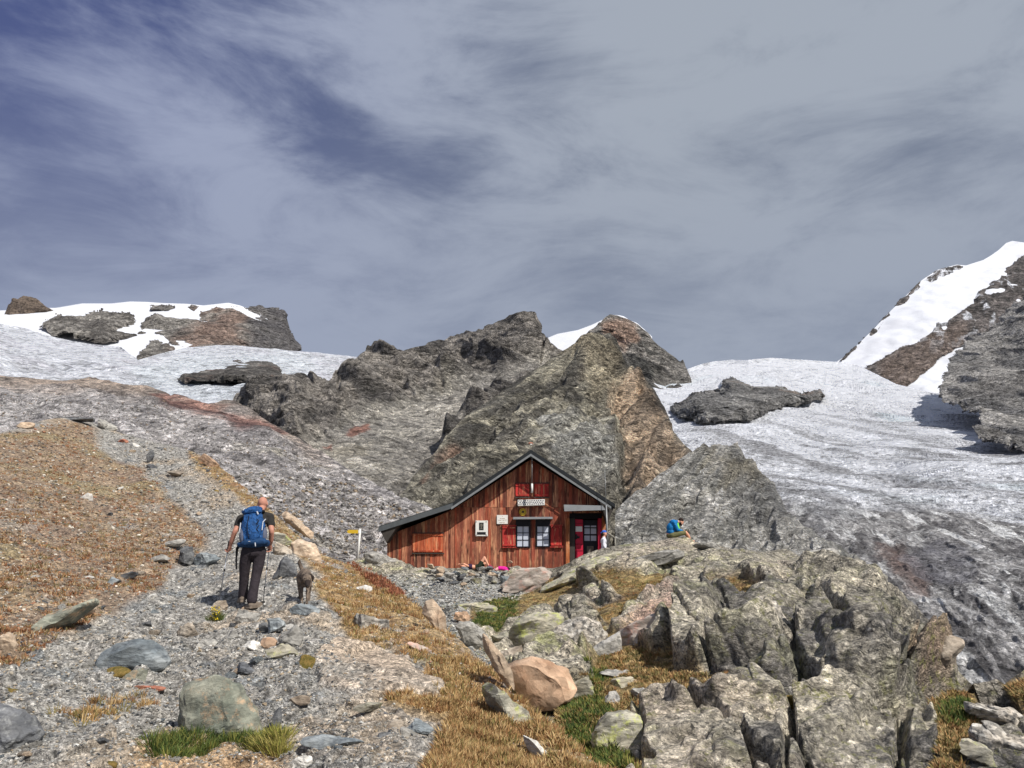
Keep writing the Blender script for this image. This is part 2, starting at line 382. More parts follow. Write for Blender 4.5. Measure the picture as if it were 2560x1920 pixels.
# --- left glacier
gl_top = [(-90,790),(0,812),(60,822),(110,838),(200,858),(300,868),(345,900),(400,884),(470,868),(550,862),(620,866),(680,872),(745,878),(814,884),(900,894),(960,915)]
gL = TPS([(-90,800,1250),(0,812,1250),(200,858,1200),(450,870,1250),(745,878,1300),(960,915,1250),(0,960,620),(400,1010,560),(700,980,620),(300,920,850),(600,930,850)])
def d_ice(L, a, seed=0, dip=75, k=2.):
    S = strata_m(dip, 40, k)
    def f(P, px, py, D):
        RES[0] = RES[0] * 1.3
        m = .35 + .65 * sm(-.25, .3, fbm(P, L * 8, 3, .5, seed + 60))
        h, t, e = blocks(P + fbm(P, L * 2, 2, .5, seed)[..., None] * F32(L * .5), L, seed, .6, S)
        h2, t2, e2 = blocks(P, L * .4, seed + 3, .7, S)
        return (h * a - L * .22 * a * np.exp(-e * 9) + h2 * a * .7 * (k < 2.1)) * m + fbm(P, L * 6, 3, .5, seed + 7) * L * .5, t * m
    return f
def c_gl(P, px, py, D, t):
    n = fbm(P @ strata_m(80, 60, 6), 50, 5, .6, 21)
    c = mixc(snow_c, C(200, 199, 205), sm(-.15, .4, n) * .95); c = mixc(c, ice_c, np.clip(t, 0, 1) * .35)
    d = pmask([(330,930),(480,890),(700,880),(760,900),(820,960),(700,1000),(400,1000)], px, py, P, 60, 12, 20) * .4
    return mixc(c, C(214, 223, 226), d)
sheet("glacier", gl_top, [(-90,1010),(300,1010),(800,1080),(960,1080)], -90, 960, 2.5, gL, d_ice(36, .34, 4), c_gl, m_ice, back=(4,.03,.02))
def c_nun(P, px, py, D, t):
    c = tone(C(77, 74, 70), C(110, 106, 101), t, .4)
    return mixc(c, C(121, 92, 82), sm(.1, .5, fbm(P, 30, 3, .5, 40)) * .75)
cliff("cliff", [(444,950),(458,935),(500,922),(560,920),(575,905),(592,898),(612,905),(625,898),(650,895),(680,905),(700,918),(702,932),(720,942),(722,946),(640,949),(560,952),(480,953)], gL, c_nun, m_far, rockdisp(18, .25, 15, 3, .7, 12), .08, ej=2)

# --- snow summit behind the middle peaks
sheet("snowfield", [(1330,880),(1363,848),(1393,835),(1444,825),(1479,812),(1504,800),(1526,787),(1547,787),(1560,790),(1575,800),(1592,806),(1640,850)], [(1330,960),(1640,960)], 1335, 1630, 4, TPS([(1330,850,1450),(1600,800,1450),(1450,950,1300),(1600,950,1300)]), d_snow, c_snow, m_snow, smooth=True, back=(4,.03,.02))
# --- far pyramid
def c_pyr(P, px, py, D, t):
    c = tone(C(83, 82, 79), C(116, 112, 107), t, .4)
    return mixc(c, C(136, 111, 95), pmask([(1500,795),(1560,800),(1590,850),(1560,880),(1520,850)], px, py, P, 60, 20, 12) * .7)
pyr_top = [(1440,870),(1453,846),(1487,820),(1504,803),(1515,794),(1526,786),(1536,788),(1543,789),(1569,799),(1595,812),(1616,831),(1642,861),(1672,887),(1698,908),(1704,903),(1707,903),(1713,918),(1720,930),(1728,950)]
sheet("mountain", pyr_top, [(1440,1010),(1728,1010)], 1440, 1728, 2.2, TPS([(1440,850,1150),(1526,786,1150),(1700,900,1150),(1500,1000,1020),(1700,1000,1050)]), rockdisp(34, .30, 40, 3, .7, 7), c_pyr, m_far, back=(5,.02,.03))

# --- right: snow face of the high peak
pk_top = [(2080,915),(2094,903),(2118,886),(2161,847),(2219,785),(2267,737),(2305,699),(2343,675),(2391,662),(2415,664),(2458,650),(2492,628),(2516,607),(2530,602),(2560,606),(2620,590),(2680,580)]
pD = TPS([(2094,903,1600),(2305,699,1900),(2530,603,2100),(2680,580,2100),(2300,900,1500),(2560,800,1600),(2680,900,1500),(2100,960,1500)])
def c_pk(P, px, py, D, e):
    n = fbm(P, 70, 5, .6, 44); c = mixc(snow_c, C(189, 190, 197), sm(.1, .6, n) * .6)
    return c
def d_pk(P, px, py, D): return fbm(P, 120, 5, .52, 23) * 16 + fbm(P, 24, 3, .6, 26) * 3.2, None
sheet("snow_peak", pk_top, [(2080,1000),(2680,1000)], 2080, 2680, 2.8, pD, d_pk, c_pk, m_snow, smooth=True, back=(5,.02,.03))
def c_pkr(P, px, py, D, t):
    c = tone(C(74, 71, 69), C(102, 96, 93), t, .4)
    s = sm(.12, .3, fbm(P @ strata_m(-50, 0, 5), 34, 4, .6, 53)) * sm(2130, 2200, px) * sm(900, 760, py) 
    b = pmask([(2200,900),(2330,830),(2420,790),(2420,860),(2300,980),(2200,980)], px, py, P, 60, 14, 16)
    c = mixc(c, C(121, 104, 92), b * .4)
    return mixc(c, snow_c * .9, s * .85)
cliff("cliff", [(2102,903),(2140,868),(2180,826),(2219,786),(2267,738),(2305,700),(2343,676),(2391,663),(2412,668),(2392,677),(2350,692),(2328,706),(2298,722),(2266,752),(2234,788),(2204,816),(2174,846),(2145,868),(2108,900)], pD, c_pkr, m_far, rd_s, .004, ej=3,
      top=[(2080,915),(2094,902),(2118,885),(2161,846),(2219,784),(2267,736),(2305,698),(2343,674),(2391,661),(2415,664),(2440,700)])
cliff("cliff", [(2094,958),(2096,976),(2110,982),(2160,984),(2232,984),(2262,975),(2300,940),(2360,888),(2424,848),(2480,826),(2530,780),(2700,700),(2700,560),(2620,600),(2560,632),(2510,680),(2458,722),(2416,770),(2372,798),(2345,812),(2322,838),(2290,858),(2247,872),(2200,905),(2156,925)], pD, c_pkr, m_far, rd_s, .015, ej=5)
# --- right glacier
gr_top = [(1540,900),(1572,915),(1610,930),(1682,940),(1716,927),(1740,918),(1759,912),(1790,906),(1835,903),(1870,904),(1931,898),(1979,901),(2040,903),(2089,905),(2130,910),(2156,918),(2240,960),(2320,980),(2440,1000),(2680,1000)]
gR = TPS([(1572,915,1150),(1682,940,1200),(1931,898,1250),(2156,918,1250),(2440,1000,900),(2680,1000,700),(1750,1010,760),(2050,1010,800),(1700,1120,480),(2000,1150,400),(2400,1150,370),(2680,1200,280),(2000,1290,205),(2300,1330,190),(2560,1330,185),(2200,1480,118),(2450,1500,112),(2680,1500,115),(2300,1600,94),(2560,1640,92),(2450,1760,78),(2680,1760,80),(1850,1400,165)])
ice = d_ice(34, .34, 14, 60, 2.2)
slab_rock = rockdisp(5, .2, 88, 5, 1., 61, azi=-21, ridge=.25, big=.6)
def zrock(P, px, py, D):           # 0 on the glacier, 1 on the polished slabs below its tongue
    b = np.interp(px, [1600,1850,1960,2050,2200,2350,2450,2560,2700], [1180,1220,1265,1300,1265,1275,1290,1320,1340])
    return sm(-28, 28, py - b + 34 * fbm(P, 30, 4, .55, 66))
def d_gr(P, px, py, D):
    z = zrock(P, px, py, D); b, u = slab_rock(P, px, py, D); a, t = ice(P, px, py, D)
    lo = sm(900, 200, D); a = a * (.35 + .65 * (1 - lo)) + fbm(P @ strata_m(85, 70, 5), 7, 4, .6, 15) * 3.4 * lo + fbm(P @ strata_m(70, 40, 5), 16, 6, .6, 16, ridge=True) * (2 + 3.5 * (1 - lo))
    return a * (1 - z) + b * z, (t, u, z)
def c_gr(P, px, py, D, e):
    t, u, z = e
    n = fbm(P @ strata_m(86, 6, 10), 46, 6, .62, 71); n2 = fbm(P @ strata_m(80, 20, 6), 14, 4, .6, 72)
    dirt = sm(960, 1130, py) * sm(-.25, .35, n + .35 * n2) * .85
    w = pmask([(1672,1080),(1700,1060),(1800,1110),(1880,1165),(1930,1250),(2010,1330),(2060,1390),(1900,1380)], px, py, P, 40, 12, 16)
    c = mixc(snow_c * .95, C(120, 119, 121), dirt * (1 - .6 * w) * .9)
    c = mixc(c, C(206, 222, 228), sm(.45, .8, t) * .4)
    r = tone(C(103, 101, 102), C(149, 147, 146), u, .35)
    st = sm(.1, .34, fbm(P @ strata_m(88, -18, 10), 8, 5, .6, 73)); r = mixc(r, C(214, 214, 213), st * .95); st2 = sm(.16, .3, fbm(P @ strata_m(86, -38, 8), 3.4, 5, .6, 76)); r = mixc(r, C(200, 199, 198), st2 * .5)
    br = pmask([(2190,1370),(2260,1360),(2330,1470),(2320,1500),(2270,1480)], px, py, P, 8, 16, 12); r = mixc(r, C(105, 88, 82), br * .8)
    pb = pmask([(2250,1385),(2340,1350),(2420,1370),(2440,1440),(2380,1470),(2300,1440)], px, py, P, 8, 16, 12); r = mixc(r, C(112, 111, 117), pb * .6)
    dk = sm(.0, .35, fbm(P @ strata_m(88, -25, 3), 7, 6, .65, 75)) * .45; r = mixc(r, C(74, 72, 72), dk)
    return mixc(c, r, z)
m_gr = ground_mat("glacier and slab", 2.6, .46, 82, 3.5, 2.0, 1., facet=.8, gain=1.45, big=13)
sheet("glacier", gr_top, [(1540,1500),(2000,1560),(2300,1820),(2680,1860)], 1540, 2680, 2.3, gR, d_gr, c_gr, m_gr, back=(4,.03,.02))
def c_dn(P, px, py, D, t):
    return mixc(tone(C(83, 82, 81), C(119, 117, 114), t, .4), C(121, 104, 91), sm(.25, .55, fbm(P, 40, 3, .5, 81)) * .6)
cliff("cliff", [(1672,1020),(1700,1004),(1730,982),(1797,974),(1807,948),(1831,942),(1883,967),(1920,966),(1950,964),(2003,984),(2050,972),(2066,992),(2028,1004),(1966,1012),(1931,1030),(1835,1052),(1768,1056),(1700,1046)], gR, c_dn, m_mid, rockdisp(18, .26, 50, 3, .7, 15), .13, ej=4)
# --- right rock wall
rw = [(2720,640),(2560,745),(2485,815),(2425,848),(2400,878),(2368,930),(2353,992),(2378,1016),(2412,1022),(2460,1052),(2440,1085),(2480,1100),(2560,1130),(2720,1150)]
def c_rw(P, px, py, D, t):
    return mixc(tone(C(99, 97, 95), C(135, 132, 128), t, .35), C(84, 84, 85), sm(.1, .5, fbm(P, 50, 4, .5, 83)) * .6)
cliff("cliff", rw, TPS([(2425,848,900),(2560,745,950),(2720,640,950),(2353,992,640),(2560,1000,600),(2440,1085,460),(2720,1150,380)]), c_rw, m_mid, rockdisp(26, .24, 60, 3, .8, 19), .02, ej=5)

# --- middle: dark mountain
dk_top = [(520,1060),(598,1010),(635,986),(692,963),(723,950),(753,943),(793,951),(820,952),(842,943),(850,928),(870,915),(894,896),(925,873),(935,862),(944,857),(952,860),(963,870),(985,885),(1023,876),(1075,859),(1118,848),(1157,837),(1208,825),(1234,812),(1255,803),(1281,796),(1298,787),(1315,783),(1333,781),(1338,792),(1350,812),(1352,826),(1356,840),(1371,859),(1393,876),(1450,900),(1560,960)]
dkD = TPS([(600,1010,330),(753,943,350),(944,857,400),(1157,837,430),(1333,781,450),(1450,900,400),(700,1100,250),(900,1180,205),(1000,1000,330),(1100,1150,235),(1250,950,350),(1400,1100,260),(1500,1200,220),(900,1280,165)])
dk_r = rockdisp(20, .34, 35, 2.6, .8, 27, ridge=.9)
def dk_talus(P, px, py):
    return pmask([(760,1110),(900,1040),(1080,985),(1240,930),(1370,895),(1420,905),(1250,980),(1120,1080),(1060,1180),(1020,1300),(860,1290),(760,1180)], px, py, P, 22, 16, 14)
def d_dk(P, px, py, D):
    a, t = dk_r(P, px, py, D); m = dk_talus(P, px, py)
    b = fbm(P, 26, 6, .6, 28) * 3.5 + fbm(P, 2.2, 3, .6, 29) * .55 + blocks(P, 3., 30, 1.)[0] * .25
    return a * (1 - m) + b * m, (t, m)
def c_dk(P, px, py, D, e):
    t, m = e
    c = tone(C(80, 77, 74), C(110, 105, 99), t, .4)
    ol = pmask([(960,1040),(1120,960),(1180,1000),(1000,1100),(900,1110)], px, py, P, 20, 16, 16); c = mixc(c, C(110, 106, 90), ol * .5)
    tal = mixc(C(122, 118, 112), C(150, 145, 136), sm(-.3, .3, fbm(P, 14, 4, .5, 33)))
    c = mixc(c, tal, m)
    rd = pmask([(862,1092),(885,1070),(925,1055),(922,1078),(880,1098)], px, py, P, 8, 5, 5) + pmask([(806,1118),(830,1106),(828,1122)], px, py, P, 8, 3, 4)
    c = mixc(c, C(126, 89, 77), np.clip(rd, 0, 1) * .85)
    yl = pmask([(800,1150),(850,1120),(930,1110),(900,1150)], px, py, P, 10, 10, 12) ; return mixc(c, C(129, 122, 107), yl * .5)
sheet("mountain", dk_top, [(520,1200),(800,1380),(1560,1400)], 520, 1560, 2.3, dkD, d_dk, c_dk, m_mid, back=(6,.02,.035))
# --- middle: brown mountain behind the hut
br_top = [(900,1330),(960,1290),(1000,1240),(1060,1170),(1120,1090),(1180,1030),(1240,990),(1300,950),(1360,915),(1401,886),(1423,872),(1453,852),(1490,842),(1512,836),(1526,832),(1540,850),(1547,865),(1556,898),(1573,919),(1599,941),(1629,966),(1646,996),(1663,1022),(1676,1057),(1685,1087),(1706,1108),(1736,1134),(1790,1180),(1860,1240)]
brD = TPS([(900,1330,105),(1060,1170,150),(1180,1030,190),(1300,950,215),(1401,886,235),(1526,832,240),(1573,919,225),(1663,1022,200),(1736,1134,165),(1860,1240,125),(1300,1150,140),(1300,1300,108),(1500,1150,146),(1500,1300,112),(1640,1200,140),(1700,1380,96),(1000,1400,92),(1450,1000,186)])
br_r = rockdisp(11, .30, -48, 3, .9, 35, ridge=.8)
def d_br(P, px, py, D):
    a, t = br_r(P, px, py, D); gully = sm(40, 0, np.abs(px - np.interp(py, [830,960,1130,1380], [1515,1540,1575,1540])))
    lump = fbm(P, 60, 3, .5, 36) * 8
    return a + lump - gully * 3.5, t
def c_br(P, px, py, D, t):
    c = tone(C(91, 88, 82), C(131, 126, 112), t, .4)
    c = mixc(c, C(69, 66, 61), sm(.05, .45, fbm(P, 24, 4, .55, 39)) * .6)
    og = pmask([(1540,960),(1600,950),(1640,1000),(1680,1090),(1730,1140),(1640,1240),(1600,1390),(1545,1390),(1570,1150),(1545,1050)], px, py, P, 16, 18, 16)
    c = mixc(c, tone(C(121, 106, 91), C(158, 135, 114), t, .3), og * .65)
    rs = pmask([(1040,1200),(1120,1110),(1180,1100),(1120,1180),(1060,1250)], px, py, P, 9, 14, 10); c = mixc(c, C(129, 102, 87), rs * .6)
    gy = pmask([(1350,1080),(1500,1060),(1540,1200),(1480,1280),(1400,1250),(1330,1150)], px, py, P, 14, 20, 24); c = mixc(c, C(145, 144, 139), gy * .55)
    pk = pmask([(1410,890),(1530,840),(1550,960),(1480,980)], px, py, P, 16, 16, 16); c = mixc(c, C(123, 113, 94), pk * .5)
    st = sm(-.05, .4, fbm(P @ strata_m(62, 15, 6), 12, 5, .6, 44)); c = mixc(c, c * .5, st * .65); st = sm(.1, .35, fbm(P @ strata_m(-50, 15, 6), 10, 5, .6, 45)); c = mixc(c, c * 1.45, st * .6)
    return c
m_br = ground_mat("brown mountain rock", 2.6, .8, -45, 2.5, 3.6, 1., gain=2.1)
sheet("mountain", br_top, [(900,1440),(1860,1440)], 900, 1860, 2.3, brD, d_br, c_br, m_br, back=(6,.02,.04), taper=.85)
# --- right of the hut: slabby ridge
sl_top = [(1540,1290),(1600,1240),(1660,1180),(1700,1150),(1730,1132),(1744,1122),(1759,1120),(1787,1125),(1826,1121),(1835,1114),(1843,1112),(1850,1124),(1855,1137),(1883,1160),(1912,1193),(1930,1220),(1950,1258),(1968,1290),(1990,1310),(2020,1335),(2050,1352),(2090,1368),(2140,1400),(2220,1460)]
slD = TPS([(1540,1290,70),(1700,1150,84),(1843,1112,88),(1930,1220,78),(2050,1352,60),(2220,1460,46),(1600,1390,58),(1800,1300,66),(1850,1440,50),(2100,1500,42)])
sl_r = rockdisp(4, .24, -52, 7, 1., 43, ridge=.6)
def d_sl(P, px, py, D):
    a, t = sl_r(P, px, py, D); return a + fbm(P @ strata_m(-52, 0, 8), 3.2, 4, .6, 47) * .5, t
def c_sl(P, px, py, D, t):
    c = tone(C(131, 129, 123), C(159, 156, 150), t, .22)
    dk = pmask([(1830,1120),(1850,1135),(1925,1215),(1990,1310),(1900,1340),(1830,1280),(1800,1200)], px, py, P, 7, 16, 14)
    c = mixc(c, C(104, 103, 101), dk * .7)
    return mixc(c, C(124, 116, 98), sm(.15, .5, fbm(P @ strata_m(-52, 0, 5), 9, 4, .6, 49)) * .5)
m_sl = ground_mat("slab ridge rock", 1.5, .8, -52, 6, 2.0, 1., facet=1., gain=2.0)
sheet("mountain", sl_top, [(1540,1440),(1900,1480),(2220,1560)], 1540, 2220, 2.3, slD, d_sl, c_sl, m_sl, back=(6,.03,.05), taper=.35)

# --- left hillside of broken rock
hl_top = [(-100,940),(0,943),(60,944),(100,948),(155,951),(200,950),(225,944),(240,944),(250,950),(309,963),(366,965),(407,980),(427,992),(440,988),(460,993),(488,1004),(520,1013),(537,1010),(555,1005),(570,1002),(585,1005),(598,1012),(635,1030),(671,1055),(712,1078),(748,1098),(790,1125),(830,1146),(880,1180),(920,1200),(960,1222),(1000,1242),(1060,1262),(1150,1300),(1250,1360)]
hlD = TPS([(-100,940,108),(240,944,115),(460,993,104),(640,1030,98),(748,1097,88),(880,1180,76),(1000,1242,66),(1250,1360,58),(-100,1150,60),(200,1130,62),(480,1200,54),(700,1350,46),(900,1420,44),(1100,1420,50),(300,1040,84),(700,1200,64)])
hl_r = rockdisp(3.8, .20, 24, 4, .9, 51, ridge=.7)
def d_hl(P, px, py, D):
    a, t = hl_r(P, px, py, D); m = sm(620, 800, px) * .8
    b = fbm(P, 1.6, 2, .5, 52) * .25; h, u, e = blocks(P, .95, 55, 1.); h2, u2, e2 = blocks(P, .45, 57, 1.)
    return a * (1 - m * .75) + (b + h * .42 + h2 * .35) * (.25 + m), t * (1 - m) + u * m
def c_hl(P, px, py, D, t):
    c = tone(C(121, 117, 116), C(144, 140, 138), t, .25)
    tn = sm(60, -10, py - pl(hl_top, px) - 40 * fbm(P, 14, 4, .5, 58)) * sm(900, 700, px); c = mixc(c, tone(C(100, 91, 83), C(139, 124, 111), t, .3), tn * .9)
    rd = pmask([(380,990),(470,1000),(560,1020),(640,1040),(720,1085),(700,1105),(600,1085),(560,1060),(480,1040),(400,1020)], px, py, P, 6, 16, 12)
    c = mixc(c, tone(C(82, 58, 54), C(135, 101, 90), t, .3), rd * .85)
    ol = sm(.2, .5, fbm(P, 6, 4, .6, 59)) * sm(500, 700, px); c = mixc(c, C(129, 124, 106), ol * .45)
    return c
m_hl = ground_mat("hillside rock", 1.1, .5, 22, 2.2, .9, 1., .2, gain=2.15)
sheet("hillside", hl_top, [(-100,1250),(300,1240),(640,1420),(800,1470),(1250,1460)], -100, 1250, 2.2, hlD, d_hl, c_hl, m_hl, back=(6,.03,.05))
# --- valley floor far below, so that no side view looks into nothing
vf = npmesh("valley_floor", np.array([(-4000,-300,-90),(4000,-300,-90),(4000,5000,-90),(-4000,5000,-90)]), np.array([[0,1,2,3]]), np.tile(C(120,115,108), (4,1)))
tag(link("valley_floor", vf, mat=m_far), kind="structure")
# ------------------------------------------------------------------ near ground
s1_top = [(-120,1100),(0,1082),(60,1066),(110,1050),(150,1044),(180,1043),(215,1048),(235,1058),(300,1082),(360,1098),(420,1112),(480,1128),(530,1150),(560,1175),(590,1200),(620,1228),(660,1262),(700,1296),(740,1335),(770,1362),(800,1382),(840,1400),(880,1412),(925,1425),(960,1444),(1000,1482),(1040,1515),(1080,1545),(1120,1580),(1160,1612),(1200,1648),(1250,1700),(1300,1752),(1350,1800),(1400,1842),(1450,1882),(1500,1918),(1600,1990)]
s1D = TPS([(0,1920,6.0),(640,1920,6.3),(1250,1930,6.2),(1500,1920,6.9),(0,1700,8.2),(640,1700,8.6),(1100,1700,9.2),(250,1560,11),(640,1510,12.4),(760,1508,12.3),(900,1580,11.4),(0,1450,12.5),(0,1250,17),(0,1082,25),(150,1044,29),(300,1082,30),(480,1128,27),(350,1300,19.5),(500,1350,18.5),(620,1228,23),(600,1300,20),(700,1296,21),(770,1362,19.5),(840,1400,18.8),(925,1425,18),(1000,1482,15.8),(1120,1580,12.8),(1250,1700,10.2),(1350,1800,8.5),(640,2000,5.4),(1600,1990,6.3),(-120,1920,6),(-120,1500,11)])
G1 = [(-150,1110),(0,1088),(60,1072),(150,1050),(220,1066),(250,1110),(290,1160),(360,1180),(410,1212),(440,1262),(470,1300),(520,1340),(500,1380),(430,1420),(400,1470),(330,1500),(250,1545),(170,1590),(90,1640),(40,1665),(-10,1700),(-150,1720)]
G2 = [(470,1125),(530,1150),(600,1205),(700,1296),(770,1362),(840,1400),(925,1425),(960,1444),(1040,1515),(1120,1580),(1200,1648),(1300,1752),(1400,1842),(1500,1918),(1600,2000),(1040,2000),(1090,1880),(1120,1800),(1010,1770),(960,1740),(1110,1730),(1060,1680),(960,1630),(880,1600),(830,1530),(780,1470),(810,1440),(760,1400),(690,1340),(640,1290),(590,1240),(520,1190),(470,1150)]
SLAB = [(800,1618),(860,1600),(950,1628),(1000,1650),(1060,1682),(1112,1732),(1060,1738),(940,1732),(870,1722),(800,1700),(780,1660)]
TANS = [(350,1860),(420,1830),(640,1850),(720,1920),(700,1960),(300,1960)]
PATH = [(215,1060),(300,1082),(420,1112),(480,1130),(560,1190),(600,1260),(690,1350),(760,1420),(800,1480),(850,1600),(800,1720),(900,1740),(1010,1800),(1080,1830),(1020,1960),(-150,1960),(-150,1720),(0,1690),(90,1640),(250,1545),(400,1470),(500,1385),(520,1340),(440,1262),(410,1212),(290,1150)]
def s1_masks(P, px, py):
    g1 = pmask(G1, px, py, P, 1.6, 16, 14, 3); g2 = pmask(G2, px, py, P, .8, 10, 8, 4)
    pa = sm(.30, .05, fbm(P, 1.1, 4, .6, 6)); g1 = g1 * (1 - .95 * sm(.12, .34, fbm(P @ strata_m(20, 0, 3), 1.5, 4, .6, 9)) * sm(1180, 1420, py + px * .1))
    sl = pmask(SLAB, px, py, P, .5, 8, 6, 5); tn = pmask(TANS, px, py, P, .3, 16, 18, 8)
    g2 = g2 * (1 - sl) * (1 - .9 * sm(.25, .4, fbm(P, .9, 4, .6, 12)))
    return g1, g2, sl, tn
def d_s1(P, px, py, D):
    g1, g2, sl, tn = s1_masks(P, px, py); g = np.clip(g1 + g2, 0, 1)
    a = fbm(P, 1.3, 3, .5, 2) * .10 + fbm(P, .35, 4, .6, 3) * .035
    h, t, e = blocks(P, .34, 5, 1.); h2, t2, e2 = blocks(P, .12, 6, 1.)
    rub = (h * .22 + h2 * .30) * (1 - g) * (1 - sl)
    hs, ts, es = blocks(P, .9, 8, .9, strata_m(18, 20, 5)); slab = (hs * .16 + fbm(P @ strata_m(15, 0, 6), .5, 4, .6, 9) * .03) * sl
    tuft = (fbm(P @ strata_m(25, 10, 2), .4, 3, .6, 19, ridge=True) * .07 + .02) * g
    return a + rub + slab + tuft + .06 * sl, (g1, g2, sl, tn, t, t2)
def c_s1(P, px, py, D, e):
    g1, g2, sl, tn, t, t2 = e
    gr = mixc(C(124, 121, 116), C(164, 160, 153), t2) ; gr = mixc(gr, C(112, 116, 118), sm(.7, .95, t) * .7); gr = mixc(gr, C(172, 150, 122), sm(.1, .4, fbm(P, 2.2, 4, .6, 61)) * .45)
    c = gr
    n = fbm(P, 1.2, 4, .6, 62); n2 = fbm(P, .25, 3, .6, 63)
    gc = mixc(C(120, 96, 72), C(150, 126, 98), sm(-.4, .4, n2)); gc = mixc(gc, C(106, 80, 66), sm(.1, .5, n) * .5); gc = mixc(gc, C(128, 118, 62), sm(.2, .5, fbm(P, 1.9, 3, .5, 64)) * .4)
    c = mixc(c, gc, g1 * .75)
    gd = mixc(C(138, 114, 78), C(164, 140, 102), sm(-.4, .4, n2)); gd = mixc(gd, C(130, 88, 58), sm(.0, .4, n) * .6); gd = mixc(gd, C(108, 108, 56), sm(.25, .5, fbm(P, 1.4, 3, .5, 65)) * .5)
    c = mixc(c, gd, g2 * .9)
    sc_ = mixc(C(174, 158, 140), C(150, 146, 138), sm(-.2, .4, fbm(P @ strata_m(12, 20, 5), .9, 4, .6, 66))); c = mixc(c, sc_, sl)
    return mixc(c, C(178, 150, 116), tn * .8)
m_s1 = ground_mat("path ground", .09, .42, 15, 1.3, .035, 1., .30, gain=1.22)
sheet("ground", s1_top, [(-120,2060),(1600,2060)], -120, 1600, 2.2, s1D, d_s1, c_s1, m_s1, back=(7,.04,.05))

# --- hollow with rubble and the rock outcrop on the right
s2_top = [(760,1405),(860,1408),(900,1396),(930,1390),(960,1396),(1000,1412),(1040,1420),(1100,1426),(1240,1428),(1300,1424),(1380,1424),(1405,1415),(1430,1404),(1470,1384),(1500,1374),(1530,1368),(1560,1362),(1600,1358),(1640,1357),(1665,1352),(1690,1348),(1720,1350),(1750,1356),(1790,1362),(1830,1374),(1870,1385),(1920,1390),(1950,1384),(2000,1392),(2040,1396),(2060,1384),(2090,1388),(2105,1400),(2150,1422),(2200,1450),(2250,1490),(2300,1530),(2340,1570),(2370,1620),(2400,1690),(2420,1730),(2450,1740),(2500,1730),(2560,1700),(2680,1650)]
s2D = TPS([(760,1405,38),(950,1395,33.5),(1200,1428,31.5),(1380,1424,30.5),(1440,1400,28.8),(1560,1362,28.2),(1700,1348,28.8),(1830,1374,27),(1920,1390,25.5),(2080,1390,23),(2200,1450,19),(2340,1570,15.5),(2400,1690,12),(2430,1740,10.8),(2560,1700,11),(2680,1650,11.5),(1000,1480,27),(1200,1490,26.5),(1150,1560,21),(1050,1600,19),(1300,1600,19.5),(1300,1700,14.8),(1400,1800,11.3),(1500,1920,8.8),(1480,1480,24),(1700,1500,20.5),(1600,1600,16.5),(1700,1430,24),(1900,1500,17.5),(1700,1700,12.3),(1650,1850,9.3),(2000,1960,7.8),(2000,1700,10.8),(2200,1600,12.8),(2250,1800,9.2),(2560,1950,7.4),(1300,1960,8.4),(2000,1560,14.5)])
GG = [[(1470,1440),(1560,1425),(1650,1440),(1700,1470),(1700,1490),(1620,1500),(1560,1540),(1530,1570),(1480,1530),(1560,1500)],
      [(1700,1470),(1860,1450),(1910,1490),(1880,1520),(1780,1500),(1720,1530)],
      [(1215,1500),(1300,1490),(1400,1470),(1480,1450),(1400,1500),(1330,1520),(1280,1560),(1240,1590),(1175,1550),(1180,1530)],
      [(1500,1560),(1560,1600),(1640,1640),(1690,1620),(1700,1560),(1740,1520),(1690,1640),(1690,1690),(1780,1700),(1850,1705),(1730,1735),(1730,1760),(1610,1770),(1560,1840),(1540,1870),(1540,1800),(1500,1760),(1480,1700),(1500,1650)],
      [(1400,1760),(1470,1740),(1520,1720),(1540,1780),(1490,1830),(1500,1880),(1560,1900),(1640,1960),(1300,1960),(1380,1850)],
      [(2330,1760),(2380,1730),(2440,1725),(2440,1770),(2450,1830),(2420,1880),(2400,1960),(2330,1960),(2350,1850)],
      [(2520,1720),(2600,1690),(2620,1740),(2540,1750)],[(1300,1440),(1420,1455),(1380,1470),(1290,1480)]]
GREEN = [(1215,1500),(1300,1490),(1290,1540),(1240,1590),(1180,1560)], [(1400,1760),(1500,1740),(1540,1790),(1480,1830),(1560,1900),(1600,1960),(1440,1960)], [(1480,1690),(1530,1680),(1500,1760),(1480,1740)], [(2340,1770),(2420,1750),(2430,1810),(2370,1830)]
RUB = [(960,1440),(1100,1440),(1280,1440),(1330,1470),(1290,1500),(1230,1500),(1170,1530),(1190,1600),(1230,1650),(1290,1740),(1250,1800),(1100,1620),(1000,1500)]
big_s2 = rockdisp(2.1, .26, -22, 4.5, 1., 63, azi=15, ridge=.45)
